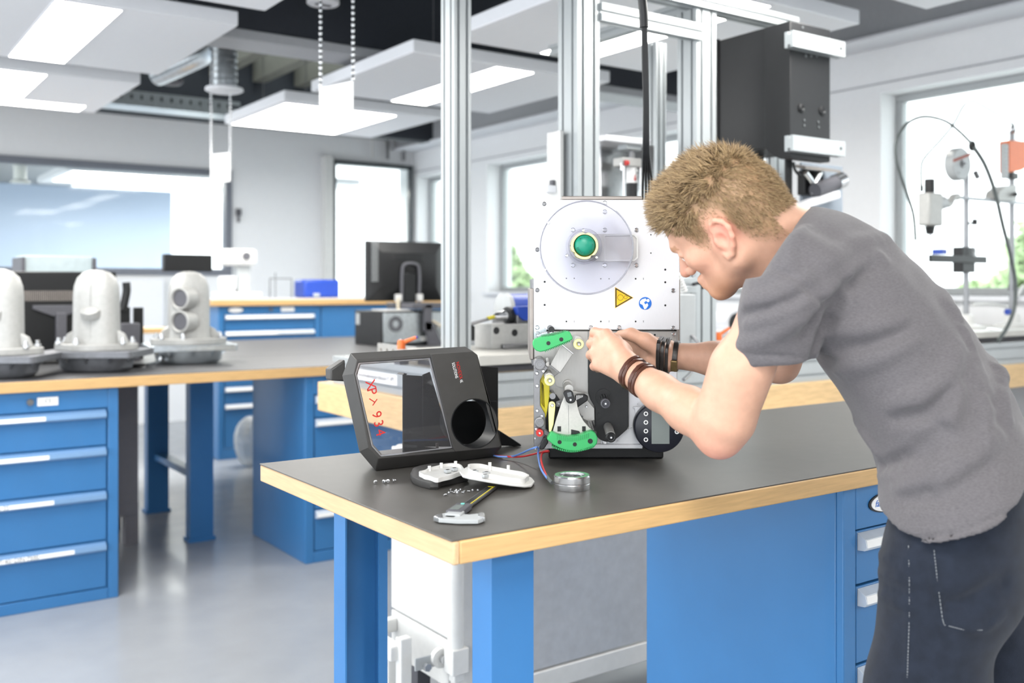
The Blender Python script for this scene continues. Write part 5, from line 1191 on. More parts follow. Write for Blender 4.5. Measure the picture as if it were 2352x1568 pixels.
            q = np.stack([ix(E-np.array(u)-np.array(w)), ix(E-np.array(w)), ix(E), ix(E-np.array(u))], 1)
            q = np.where(f[:, None], q, q[:, ::-1]); quads.append(q[(q >= 0).all(1)])
        return verts, np.concatenate(quads)
def smooth_mesh(v, q, it, lam=.5):
    e = np.concatenate([q[:, [0,1]], q[:, [1,2]], q[:, [2,3]], q[:, [3,0]]]); v = v.copy()
    for _ in range(it):
        s_ = np.zeros_like(v); c = np.zeros(len(v))
        for j in range(3): s_[:, j] = np.bincount(e[:,0], v[e[:,1], j], len(v))+np.bincount(e[:,1], v[e[:,0], j], len(v))
        c = np.bincount(e[:,0], minlength=len(v))+np.bincount(e[:,1], minlength=len(v)); v += lam*(s_/np.maximum(c, 1)[:, None]-v)
    return v
def to_world(v): return np.stack([v[:,0]*CA+v[:,1]*SA, -v[:,0]*SA+v[:,1]*CA, v[:,2]], 1)
def np_obj(name, v, q, mt, origin, parent=None, cols=None, smooth=True):
    me = bpy.data.meshes.new(name); w = to_world(v)-np.array(origin)
    me.from_pydata(w.tolist(), [], q.tolist())
    if smooth: me.polygons.foreach_set('use_smooth', np.ones(len(me.polygons), bool))
    if cols is not None:
        at = me.color_attributes.new('tint', 'FLOAT_COLOR', 'POINT'); at.data.foreach_set('color', np.concatenate([cols, np.ones((len(cols),1))], 1).astype(np.float32).ravel())
    me.update(); me.materials.append(mt); o = bpy.data.objects.new(name, me); COL.objects.link(o)
    if parent is not None: o.parent = parent
    else: o.location = origin
    return o
def tint_mat(name, rough, bump, bscale, sheen=0, var=.08, vscale=90, sss=0, spec=.4, stretch=None):
    m = bpy.data.materials.new(name); m.use_nodes = True; N = m.node_tree.nodes; L = m.node_tree.links; p = N['Principled BSDF']
    a = N.new('ShaderNodeVertexColor'); a.layer_name = 'tint'; tc = N.new('ShaderNodeTexCoord')
    n = N.new('ShaderNodeTexNoise'); n.inputs['Scale'].default_value = vscale; n.inputs['Detail'].default_value = 6
    mp_ = N.new('ShaderNodeMapping'); L.new(tc.outputs['Object'], mp_.inputs[0])
    if stretch: mp_.inputs['Scale'].default_value = stretch
    L.new(mp_.outputs[0], n.inputs['Vector'])
    mr_ = N.new('ShaderNodeMapRange'); L.new(n.outputs[0], mr_.inputs[0]); mr_.inputs[1].default_value = .3; mr_.inputs[2].default_value = .7; mr_.inputs[3].default_value = 1-var; mr_.inputs[4].default_value = 1+var
    mx = N.new('ShaderNodeVectorMath'); mx.operation = 'SCALE'; L.new(a.outputs[0], mx.inputs[0]); L.new(mr_.outputs[0], mx.inputs['Scale']); L.new(mx.outputs[0], p.inputs['Base Color'])
    b = N.new('ShaderNodeBump'); n2 = N.new('ShaderNodeTexNoise'); n2.inputs['Scale'].default_value = bscale; n2.inputs['Detail'].default_value = 4; L.new(tc.outputs['Object'], n2.inputs['Vector'])
    L.new(n2.outputs[0], b.inputs['Height']); b.inputs['Strength'].default_value = bump; b.inputs['Distance'].default_value = .002; L.new(b.outputs[0], p.inputs['Normal'])
    p.inputs['Roughness'].default_value = rough; p.inputs['Sheen Weight'].default_value = sheen; p.inputs['Specular IOR Level'].default_value = spec
    if sss: p.inputs['Subsurface Weight'].default_value = sss; p.inputs['Subsurface Radius'].default_value = (.012,.005,.003); p.inputs['Subsurface Scale'].default_value = .6
    return m
# ---- head frame: forward, up, left
def head_axes(th, ph, ro):
    d = np.array([-math.cos(th), math.sin(th), 0]); Z = np.array([0,0,1.]); l = np.cross(Z, d)
    f = math.cos(ph)*d-math.sin(ph)*Z; u = math.sin(ph)*d+math.cos(ph)*Z
    return np.array([f, math.cos(ro)*u+math.sin(ro)*l, math.cos(ro)*l-math.sin(ro)*u])
HB = head_axes(math.radians(41), math.radians(29), math.radians(21)); HS = 1.03
HO = PX(1658, 502, 1.80)
def hl(f, u, l): return HO+HS*(f*HB[0]+u*HB[1]+l*HB[2])
def to_head(v): return ((v-HO) @ HB.T)/HS
# ---- body joints (camera frame)
SHL, ELL, WRL = PX(1790,655,1.66), PX(1650,996,1.74), PX(1440,846,1.94)
SHR, ELR, WRR = PX(1895,610,1.96), PX(1792,836,2.04), PX(1540,816,2.10)
NB_ = PX(1812,575,1.80)
SK = Field((.10, 1.52, 1.02), (.80, 2.26, 1.66), .0026)
h_ = HS
# skull and face
SK.ell(hl(-.012,.025,0), (.098*h_,.084*h_,.076*h_), HB, .01)
SK.ell(hl(.030,.028,0), (.066*h_,.062*h_,.066*h_), HB, .03)
SK.ell(hl(-.050,-.006,0), (.062*h_,.068*h_,.067*h_), HB, .03)
SK.ell(hl(.034,-.045,0), (.055*h_,.074*h_,.058*h_), HB, .03)
for s in (1, -1):
    SK.cap(hl(-.006,-.066,.054*s), hl(.072,-.103,.016*s), .021, .018, .025)
    SK.cap(hl(-.002,-.035,.058*s), hl(-.006,-.068,.054*s), .020, .021, .02)
    SK.ell(hl(.056,-.032,.043*s), (.028,.022,.022), HB, .02)
SK.ell(hl(.077,-.102,0), (.021,.019,.024), HB, .02)
SK.cap(hl(.086,.004,-.034), hl(.086,.004,.034), .013, k=.016)
SK.cap(hl(.094,-.004,0), hl(.117,-.044,0), .0075, .0115, .012)
for s in (1, -1):
    SK.ell(hl(.101,-.047,.0125*s), (.0105,.009,.008), HB, .008)
    SK.ell(hl(.096,-.019,.033*s), (.012,.012,.016), HB, .012, 'sub')
    SK.ell(hl(.078,-.019,.033*s), (.0125,.0125,.0125), HB, .004)
    SK.cap(hl(.091,-.011,.018*s), hl(.084,-.012,.047*s), .0042, k=.005)
SK.cap(hl(.094,-.070,-.016), hl(.094,-.070,.016), .0075, k=.01); SK.cap(hl(.092,-.083,-.014), hl(.092,-.083,.014), .008, k=.01)
SK.cap(hl(.1035,-.0765,-.02), hl(.1035,-.0765,.02), .0018, k=.004, mode='sub')
# neck and shoulders core (under the shirt)
SK.cap(hl(-.040,-.045,0), NB_+np.array([.02,0,-.01]), .056, .062, .03)
SK.cap(hl(-.010,-.075,0), NB_+np.array([-.01,0,-.03]), .045, .055, .035)
SK.cap(NB_+np.array([.03,0.01,-.03]), SHL+np.array([.02,.01,-.01]), .045, .036, .012); SK.cap(NB_+np.array([.05,.02,-.02]), SHR, .05, .04, .02)
SK.cap(hl(-.062,-.055,0), PX(1872,552,1.82), .046, .058, .03)
# ears
for s in (1, -1):
    ear = [(-.004,-.004),(-.012,.006),(-.024,.008),(-.034,.000),(-.038,-.014),(-.034,-.030),(-.024,-.044),(-.012,-.056),(-.004,-.058),(.0,-.050)]
    SK.ell(hl(-.018,-.024,.079*s), (.019,.030,.0065), HB, .006)
    pts = [hl(f, u, (.0775+.010*min(1, max(0, -f/.034)))*s) for f, u in ear]; rs = [.0035,.0042,.0048,.005,.005,.0048,.0048,.0055,.005,.004]
    SK.chain(pts, rs, .004)
    SK.ell(hl(-.013,-.026,.088*s), (.0105,.014,.009), HB, .003, 'sub'); SK.ell(hl(-.021,-.008,.090*s), (.011,.0065,.006), HB, .003, 'sub')
    SK.cap(hl(-.002,-.024,.079*s), hl(-.004,-.032,.080*s), .005, k=.005)
# left arm
fl = ELL+(WRL-ELL)*.28
SK.cap(SHL+(ELL-SHL)*.12, ELL+(SHL-ELL)*.1, .048, .046, .012); SK.cap(ELL+(SHL-ELL)*.45+np.array([-.012,0,0]), ELL+(SHL-ELL)*.12, .048, .044, .03)
SK.cap(ELL+(SHL-ELL)*.1, ELL, .043, .036, .025)
SK.cap(ELL+np.array([.004,-.004,-.004]), ELL+np.array([.002,-.004,-.012]), .028, .026, .02)
SK.chain([ELL, fl+np.array([-.004,0,.008]), ELL+(WRL-ELL)*.62, WRL], [.035,.0395,.033,.0275], .02)
SK.cap(WRL+np.array([0,.004,.006]), WRL+np.array([.004,-.002,-.008]), .0255, .0245, .012)
# right arm
SK.cap(SHR, ELR, .048, .036, .02)
SK.chain([ELR, ELR+(WRR-ELR)*.25, ELR+(WRR-ELR)*.6, WRR], [.036,.037,.033,.0265], .02); SK.cap(WRR+np.array([0,.006,.0]), WRR+np.array([0,-.008,0]), .024, .024, .012)
# left hand: back of the hand to the viewer, fingers bent away
KN = [PX(1394,769,2.012), PX(1375,787,2.022), PX(1367,812,2.022), PX(1373,838,2.010)]
PI = [PX(1366,763,2.050), PX(1358,789,2.058), PX(1357,815,2.056), PX(1365,841,2.040)]
DI = [PX(1362,778,2.080), PX(1362,800,2.090), PX(1364,824,2.086), PX(1374,846,2.068)]
TI = [PX(1376,786,2.100), PX(1378,806,2.104), PX(1380,828,2.098), PX(1388,848,2.078)]
for i in range(4):
    w_ = WRL+(KN[i]-WRL)*.12+np.array([0,0,(.012,.004,-.004,-.012)[i]]); r_ = (.0125,.013,.0125,.0115)[i]
    SK.cap(w_, KN[i], .0175, r_, .012)
    SK.chain([KN[i], PI[i], DI[i], TI[i]], [r_, .0102-.0008*(i == 3), .0090-.0008*(i == 3), .0080-.0008*(i == 3)], .0035)
    SK.ell(KN[i]+np.array([-.002,-.006,.002]), (.0085,.0075,.0085), None, .008)
SK.cap(PX(1425,808,1.985), PX(1392,815,2.015), .022, .018, .02)
TH = [PX(1432,812,1.985), PX(1414,784,2.035), PX(1392,776,2.080), PX(1378,780,2.108)]
SK.chain(TH, [.0185,.0135,.0115,.0095], .008)
# right hand: thumb side up, reaching to the other hand
KR = [PX(1462,776,2.125), PX(1458,788,2.140), PX(1458,802,2.148), PX(1462,815,2.146)]
for i in range(4):
    w_ = WRR+(KR[i]-WRR)*.15+np.array([0,.004*i-.004,(.010,.004,-.004,-.010)[i]])
    SK.cap(w_, KR[i], .018, .0125, .014)
    a = KR[i]; b = PX(1428-3*i, 772+9*i, 2.165); c = PX(1406-2*i, 774+9*i, 2.175); e = PX(1392-2*i, 778+9*i, 2.170)
    SK.chain([a, b, c, e], [.0118,.0102,.009,.008], .0035)
SK.cap(PX(1520,822,2.10), PX(1478,800,2.125), .025, .020, .02)
SK.cap(PX(1532,828,2.085), PX(1500,828,2.09), .018, .016, .02)
SK.chain([PX(1518,806,2.075), PX(1486,784,2.075), PX(1450,768,2.095), PX(1424,768,2.115)], [.0195,.0165,.0125,.0095], .010)
vk, qk = SK.mesh(); vk = smooth_mesh(vk, qk, 2, .4)
# skin colour, ear / elbow / knuckle redness, stubble and cropped hair ground
hd = to_head(vk); base = np.array(srgb(198,155,132)); red = np.array(srgb(218,140,122)); cols = np.tile(base, (len(vk), 1))
def blend(c, w, col): return c*(1-w[:, None])+w[:, None]*np.array(col)
def near(p, r): return np.exp(-((vk-p)**2).sum(1)/(r*r))
for p, r, a in ((hl(-.02,-.02,.088), .03, .8), (hl(-.02,-.02,-.088), .03, .8), (hl(.114,-.044,0), .018, .5), (ELL+np.array([0,0,-.03]), .04, .75), (hl(.06,-.045,.05), .03, .18)):
    cols = blend(cols, a*near(p, r), red)
for p in PI+KN: cols = blend(cols, .3*near(p, .014), red)
inh = np.abs(hd).max(1) < .16
beard = inh & (hd[:,1] < -.062) & (hd[:,0] > -.01) & (np.abs(hd[:,2]) < .07); w_b = np.where(beard, np.clip((-.062-hd[:,1])/.04, 0, 1)*np.clip((hd[:,0]-0)/.05, 0, 1), 0)
cols = blend(cols, .55*w_b, srgb(176,124,88))
hf = np.array([-.12,-.10,-.075,-.06,-.046,-.036,-.01,.004,.012,.030,.045,.060,.074,.088,.115]); hu = np.array([-.085,-.085,-.080,-.070,-.050,.004,.012,.006,-.030,-.028,.0,.030,.046,.058,.066])
def hairline(h): return h[:,1]-np.interp(h[:,0], hf, hu)
nv_ = np.array(HB[2]); hv = np.where(inh & (vk[:,1] > 0), hairline(hd), -1)
earz = (np.abs(hd[:,2]) > .078) & (hd[:,0] > -.045) & (hd[:,0] < .01) & (hd[:,1] < .016)
hv = np.where(earz | (hd[:,0] < -.124) | ((hd[:,0] < -.095) & (hd[:,1] < -.045)), -1, hv)
cols = blend(cols, np.clip((hv+.004)/.035, 0, 1)*.9, srgb(150,120,88))
brow = inh & (hd[:,0] > .07) & (np.abs(hd[:,1]-.004) < .005) & (np.abs(hd[:,2]) > .012) & (np.abs(hd[:,2]) < .05); cols = blend(cols, brow*.6, srgb(150,110,76))
feet = c2w(.74, 1.70, 0.0)
skin_m = tint_mat('skin', .48, .12, 420, 0, .05, 60, .12)
person = np_obj('person', vk, qk, skin_m, feet, cols=cols)
tag(person, 'man in grey t-shirt and dark jeans bending over the printer, hands on its parts', 'person')
# ---- eyes
for s in (1, -1):
    c_ = hl(.0795, -.0195, .033*s); m = MB(); m.ball(c2w(*c_), .0118, 16, 12); m.build('eye', mat('eye_white', (236,232,226), .2) if s == 1 else bpy.data.materials['eye_white'], person)
# ---- t-shirt
yw = math.radians(28); bd = np.array([-math.cos(yw), math.sin(yw), 0]); bl = np.cross(np.array([0,0,1.]), bd)
TS = Field((.36, 1.34, .84), (1.16, 2.16, 1.60), .0042)
SPN = [PX(1846,556,1.80), PX(1918,632,1.795), PX(2012,740,1.785), PX(2104,868,1.765), PX(2178,1005,1.74), PX(2224,1148,1.71)]
def tframe3(i):
    t = SPN[max(i-1,0)]-SPN[min(i+1,len(SPN)-1)]; t /= np.linalg.norm(t); l = bl-t*(bl @ t); l /= np.linalg.norm(l); return np.array([t, l, np.cross(l, t)])
RAD = [(.06,.10,.065), (.13,.165,.098), (.15,.18,.118), (.15,.172,.120), (.14,.168,.122), (.13,.175,.134)]
for i in range(1, 6): TS.ell(SPN[i], RAD[i], tframe3(i), .05)
TS.ell(PX(2232,1245,1.695), (.15,.182,.145), tframe3(5), .05)
TS.cap(SHL+np.array([.03,.01,.02]), SHR+np.array([.0,0,.0]), .072, .075, .05)
TS.cap(SPN[0]+np.array([.0,0,-.025]), SPN[1], .070, .09, .05)
SLE = PX(1772,838,1.70)
TS.cap(SHL+np.array([.018,0,-.005]), SLE+(SLE-SHL)*.25, .068, .067, .014)
TS.cap(SHL+np.array([-.0,0,-.03]), SLE+np.array([-.012,0,.02]), .064, .060, .02)
SRE = SHR+(ELR-SHR)*.62; TS.cap(SHR, SRE, .078, .068, .03)
# cut sleeves, neck, hem
sd_ = (SLE-SHL)/np.linalg.norm(SLE-SHL); pn = np.array([.10,.05,-1.0]); 
TS.plane(PX(1772,827,1.70), pn, .004, ((.36,1.50,1.05),(.545,1.82,1.42)))
TS.cap(ELL+(SHL-ELL)*.2, SHL, .053, .056, .004, 'sub') if False else None
hpx = [(2034,1188),(2062,1224),(2115,1248),(2200,1240),(2280,1204),(2335,1172)]; hits = [TS.hit(x, y) for x, y in hpx]; hits = np.array([h for h in hits if h is not None])
ctr = hits.mean(0); _, _, vv = np.linalg.svd(hits-ctr); hn = vv[2] if vv[2][2] < 0 else -vv[2]; TS.plane(ctr, hn, .004, ((.5,1.3,.84),(1.2,2.2,1.25)))
TS.cap(hl(-.03,-.055,0), NB_+np.array([.0,0,.012]), .058, .056, .006, 'sub')
cc0 = np.array([0, 0, H]); cn = np.cross(PX(1852,484,1.)-cc0, PX(1745,640,1.)-cc0); cn = cn if cn[0] < 0 else -cn; TS.plane(cc0, cn, .008, ((.36,1.4,1.440),(.70,2.1,1.60)))
# folds read off the photograph
FO = TS.fold
FO([(2010,600),(1940,660),(1880,720),(1850,770)], -.007, .012); FO([(2020,590),(1960,620),(1900,670)], .006, .014)
FO([(1925,690),(1895,745),(1876,800),(1866,838)], -.010, .010); FO([(1690,800),(1760,775),(1830,735),(1900,690)], .006, .012); FO([(1720,745),(1790,720),(1860,690)], .005, .012); FO([(1715,695),(1780,680),(1850,640)], .004, .013); FO([(1710,722),(1760,712),(1830,690)], -.004, .009)
FO([(1765,612),(1830,640),(1890,700)], -.0022, .005)
FO([(1915,760),(1990,752),(2070,730)], .004, .012); FO([(1920,850),(2000,830),(2100,780)], .004, .014); FO([(1930,800),(2020,790),(2090,760)], -.003, .012)
FO([(2030,1075),(2070,1062),(2110,1040),(2160,985)], -.011, .012); FO([(2028,1092),(2075,1080),(2105,1062)], .008, .010); FO([(2110,1045),(2180,960),(2200,900)], .006, .014)
FO([(2050,930),(2120,905),(2180,860),(2200,800)], .005, .014); FO([(2060,960),(2130,950),(2190,900)], -.005, .012)
FO([(2160,1120),(2230,1060),(2290,1000)], .005, .014); FO([(2080,1150),(2170,1130),(2260,1070)], -.004, .014); FO([(2060,1120),(2130,1100),(2200,1050)], .004, .012)
FO([(2195,720),(2230,800),(2260,900),(2270,1000)], .006, .012); FO([(2225,720),(2270,800),(2300,880),(2310,960)], .006, .012); FO([(2210,740),(2248,820),(2280,920)], -.005, .010); FO([(2255,770),(2300,840),(2330,900)], .005, .010)
FO([(2060,520),(2130,600),(2180,700)], .003, .02); FO([(1900,900),(1960,960),(2010,1030)], .003, .016); FO([(1900,600),(1960,560),(2050,540)], .003, .016)
FO([(1850,520),(1820,560),(1812,610)], .004, .008)
for b in range(2): FO([(2032+3*b,1196+9*b),(2060,1222+9*b),(2110,1236+7*b),(2200,1226+7*b),(2280,1192+7*b),(2350,1158+6*b)], (-.0016,.001)[b], .004, 7)
FO([(1690,806),(1760,815),(1850,822)], -.0012, .0035, 7)
gx, gy, gz = np.meshgrid(*TS.ax, indexing='ij'); TS.D += (.0011*np.sin(38*gx+21*gz+3*np.sin(19*gy))+.0009*np.sin(55*gz-31*gx+2*np.sin(23*gx+11*gy))).astype(np.float32); del gx, gy, gz
vt, qt = TS.mesh(); vt = smooth_mesh(vt, qt, 1, .5)
cloth = tint_mat('heather_jersey', .9, .4, 900, .2, .16, 190, 0, .2, (1,1,3)); ct = np.tile(np.array(srgb(94,91,94)), (len(vt), 1))
np_obj('t_shirt', vt, qt, cloth, feet, person, ct)
# ---- jeans
JN = Field((.54, 1.34, .0), (1.14, 2.16, 1.12), .006)
PEL = PX(2212,1185,1.70); jt = tframe3(5)
JN.ell(PEL, (.10,.150,.112), jt, .03); HL = PX(2150,1300,1.66); HR = HL+np.array([.115,.155,0])
JN.ell(PX(2225,1330,1.665), (.095,.085,.10), None, .05); JN.ell(HR+np.array([.05,0,-.02]), (.095,.085,.10), None, .05)
KL, KRt = np.array([HL[0]-.02, HL[1]+.03, .50]), np.array([HR[0]+.09, HR[1]+.0, .50]); AL, AR = np.array([KL[0]+.05, KL[1]-.02, .09]), np.array([KRt[0]+.06, KRt[1]-.01, .09])
JN.chain([HL+np.array([.01,0,.0]), (HL+KL)/2, KL, (KL+AL)/2, AL], [.096,.090,.068,.062,.055], .05); JN.chain([HR, (HR+KRt)/2, KRt, (KRt+AR)/2, AR], [.105,.092,.068,.062,.055], .05)
JN.plane(PX(2200,1120,1.7), (SPN[3]-SPN[5])/np.linalg.norm(SPN[3]-SPN[5]), .006, ((.5,1.3,.9),(1.2,2.2,1.13)))
for p in ([(2025,1275),(2060,1290),(2095,1300)], [(2025,1315),(2060,1325),(2095,1335)], [(2022,1365),(2065,1385),(2100,1395)]): JN.fold(p, .006, .011)
JN.fold([(2140,1265),(2150,1350),(2165,1430)], .0035, .005, 6); JN.fold([(2165,1432),(2220,1446),(2270,1440),(2305,1410)], .0035, .005, 6); JN.fold([(2160,1400),(2240,1380),(2300,1340)], -.004, .014)
JN.fold([(2090,1250),(2090,1400),(2088,1560)], .003, .004, 8)
vj, qj = JN.mesh(); vj = smooth_mesh(vj, qj, 3, .5); cj = np.tile(np.array(srgb(29,35,47)), (len(vj), 1))
jb = np_obj('jeans', vj, qj, tint_mat('denim', .85, .5, 900, .1, .22, 40, 0, .2), feet, person, cj)
st = mat('stitch', (120,124,128), .8)
def stitch(pts, dash=True):
    Q = []
    for i in range(len(pts)-1):
        for t in np.linspace(0, 1, 10, endpoint=False):
            q = np.array(pts[i])*(1-t)+np.array(pts[i+1])*t; h = JN.hit(*q)
            if h is not None: Q.append(Vector(c2w(h[0], h[1]-.001, h[2])))
    if len(Q) < 3: return
    m = MB()
    for i in range(0, len(Q)-1): m.cyl(Q[i], Q[i]+(Q[i+1]-Q[i])*.65, .0008, n=5)
    m.build('seam_stitches', st, jb)
stitch([(2086,1252),(2088,1330),(2088,1420),(2085,1500),(2083,1566)]); stitch([(2144,1255),(2152,1330),(2164,1420),(2168,1434)]); stitch([(2168,1434),(2215,1446),(2262,1446)])
# ---- shoes
for A_, nm in ((AL, 'shoe'), (AR, 'shoe')):
    b_ = np.array([-math.cos(yw), math.sin(yw)]); m = MB(); loops = []
    for t, w_, hgt in ((-.09,.030,.05),(-.06,.038,.085),(0,.040,.09),(.07,.046,.07),(.13,.046,.05),(.17,.030,.035),(.185,.012,.02)):
        c_ = Vector((A_[0]+b_[0]*t, A_[1]+b_[1]*t)); n_ = Vector((-b_[1], b_[0])); l_ = []
        for k in range(12):
            a = 2*math.pi*k/12; l_.append(c2w(c_.x+n_.x*w_*math.cos(a), c_.y+n_.y*w_*math.cos(a), max(.0, hgt*.5+hgt*.62*math.sin(a))))
        loops.append(l_)
    m.loft(loops).build(nm, mat('shoe_leather', (60,48,40), .5) if A_ is AL else bpy.data.materials['shoe_leather'], person)
# ---- hair: short strands rooted on the scalp, longer on top
rng = np.random.default_rng(5)
nrm = np.zeros_like(vk); tri_a, tri_b, tri_c = vk[qk[:,0]], vk[qk[:,1]], vk[qk[:,2]]; fn = np.cross(tri_b-tri_a, tri_c-tri_a)
for k in range(4):
    for j in range(3): nrm[:, j] += np.bincount(qk[:, k], fn[:, j], len(vk))
nrm /= np.linalg.norm(nrm, axis=1)[:, None]+1e-12
cand = np.where(hv > 0)[0]
if (nrm[cand]*(vk[cand]-HO)).sum(1).mean() < 0: nrm = -nrm
hp_ = hd[cand]; top = np.clip((hp_[:,1]+.28*np.clip(hp_[:,0], -.1, .12)-.028)/.045, 0, 1); fade = np.clip(hv[cand]/.06, 0, 1)
LEN = .004+.011*fade+.020*top**1.2+.006*np.clip((hp_[:,0]-.03)/.06, 0, 1)*top
NS = 22000; wgt = .35+.65*top+.2*fade; pick = rng.choice(len(cand), NS, p=wgt/wgt.sum()); ci = cand[pick]
root = vk[ci]+rng.normal(0, .0012, (NS, 3)); hh = hp_[pick]; tp_ = top[pick]; ln = LEN[pick]*rng.uniform(.75, 1.2, NS); n0 = nrm[ci]
clN = 750; cc_ = rng.choice(len(cand), clN, p=wgt/wgt.sum()); croot = vk[cand[cc_]]; cdev = rng.normal(0, .34, (clN, 3))
cell = np.argmin(((root[:, None, :]-croot[None])**2).sum(2), axis=1) 
f_, u_, l_ = HB; side = np.sign(hh[:,2])
comb = tp_[:, None]*(f_*.75+u_*.15)+(1-tp_)[:, None]*(-u_*.75-f_*.35)
front = np.clip((hh[:,0]-.05)/.05, 0, 1)*tp_
d0 = n0*(.55+.45*tp_+.0*front)[:, None]+comb*(.55)[None] if False else n0*(.45+.12*tp_)[:, None]+comb*.72+front[:, None]*(f_*.35+u_*.1)
d0 = d0+cdev[cell]*(.25+.75*tp_)[:, None]+rng.normal(0, .10, (NS, 3)); d0 /= np.linalg.norm(d0, axis=1)[:, None]
bend = comb*.5+rng.normal(0, .12, (NS, 3)); d1 = d0+bend; d1 /= np.linalg.norm(d1, axis=1)[:, None]
p0 = root-n0*.002; p1 = p0+d0*(ln*.55)[:, None]; tipc = croot[cell]+(d0*ln[:, None]); p2 = p1+d1*(ln*.5)[:, None]; p2 = p2+(tipc-p2)*(.22*tp_)[:, None]
rad = (.00036+.00036*tp_)*rng.uniform(.7, 1.3, NS)
ux = np.cross(d0, rng.normal(0, 1, (NS, 3))); ux /= np.linalg.norm(ux, axis=1)[:, None]; uy = np.cross(d0, ux)
V_ = np.zeros((NS, 7, 3))
for k in range(3):
    a = 2*math.pi*k/3; o_ = (ux*math.cos(a)+uy*math.sin(a))*rad[:, None]; V_[:, k] = p0+o_; V_[:, 3+k] = p1+o_*.85
V_[:, 6] = p2
base_i = (np.arange(NS)*7)[:, None]; fq = []
quad = np.array([[0,1,4,3],[1,2,5,4],[2,0,3,5]]); tri = np.array([[3,4,6],[4,5,6],[5,3,6]])
faces = [list(x) for x in (base_i[:, None, :]+quad[None]).reshape(-1, 4)]+[list(x) for x in (base_i[:, None, :]+tri[None]).reshape(-1, 3)]
ca_, cb_2, cc2 = np.array(srgb(134,110,80)), np.array(srgb(186,160,120)), np.array(srgb(108,88,66)); mixv = rng.uniform(0, 1, NS)[:, None]; hc = (ca_*(1-mixv)+cb_2*mixv); dk = (rng.uniform(0, 1, NS) < .05+.2*tp_)[:, None]; hc = np.where(dk, cc2, hc)
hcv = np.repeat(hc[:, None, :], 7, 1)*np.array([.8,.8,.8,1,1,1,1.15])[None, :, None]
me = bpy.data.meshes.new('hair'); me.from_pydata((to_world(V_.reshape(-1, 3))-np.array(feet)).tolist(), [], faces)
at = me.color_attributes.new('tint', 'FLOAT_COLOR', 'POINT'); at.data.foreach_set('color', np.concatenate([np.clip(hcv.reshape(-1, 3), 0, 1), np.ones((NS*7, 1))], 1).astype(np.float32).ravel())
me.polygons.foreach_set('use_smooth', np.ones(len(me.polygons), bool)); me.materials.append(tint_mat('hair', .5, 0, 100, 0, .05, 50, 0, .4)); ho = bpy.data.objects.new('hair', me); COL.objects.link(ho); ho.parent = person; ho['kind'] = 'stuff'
# ---- leather bracelets and wrist watch
def band(name, c_, axis, wdt, mt, th_=.003):
    """strap lying on the skin: radius found for every angle"""
    ax = Vector(axis).normalized(); u = ax.cross(Vector((0,0,1))).normalized(); w = ax.cross(u); c_ = Vector(c_); R = []; n = 40
    for k in range(n):
        d = u*math.cos(2*math.pi*k/n)+w*math.sin(2*math.pi*k/n); r_ = .012
        while r_ < .06 and SK.at(np.array(c_+d*r_)) < .0003: r_ += .0008
        R.append((d, r_))
    R = [(R[k][0], max(R[k][1], (R[k-1][1]+R[k][1]+R[(k+1) % n][1])/3)+.0004) for k in range(n)]; L1 = []
    for (e, hh_) in ((-.001, -wdt/2), (th_*.75, -wdt/2*.85), (th_, 0), (th_*.75, wdt/2*.85), (-.001, wdt/2)): L1.append([c2w(*(c_+ax*hh_+d*(r_+e))) for d, r_ in R])
    return MB().loft(L1, closed=True).build(name, mt, person), R
lea = mat('brown_leather', (74,44,34), .32, var=.15, scale=80); blk = mat('black_leather', (36,32,30), .35, var=.15, scale=80); brs = mat('old_brass', (128,108,74), .35, .8, var=.15, scale=90)
da = Vector(ELL-WRL).normalized()
for s_, w_ in ((.016,.0085), (.025,.0070), (.047,.0095), (.0565,.0065)): band('leather_bracelet', Vector(WRL)+da*s_, da+Vector((.12,.0,.02)), w_, lea, .0032)
db = Vector(ELR-WRR).normalized()
for s_, w_ in ((-.020,.0085), (-.0115,.0085), (-.003,.0075)): band('leather_bracelet', Vector(WRR)+db*s_+Vector((0,.004,-.002)), db, w_, blk, .003)
_, R_ = band('leather_strap', Vector(WRR)+db*.0125, db, .0115, blk, .0026)
dn = min(R_, key=lambda t: (t[0]-Vector((0,-.86,-.5))).length); q_ = Vector(WRR)+db*.0125+dn[0]*(dn[1]+.003); zz = c2w(*dn[0]); ez = Vector(zz).normalized(); ex = c2w(*db).normalized(); ey = ez.cross(ex)
MB().box(c2w(*q_), (.014,.026,.006), Matrix((ex, ey, ez)).transposed()).build('clasp', brs, person, .002)
# ================================================================== things on the island benches
def isl(x, y): return onZ(x, y, ZT)
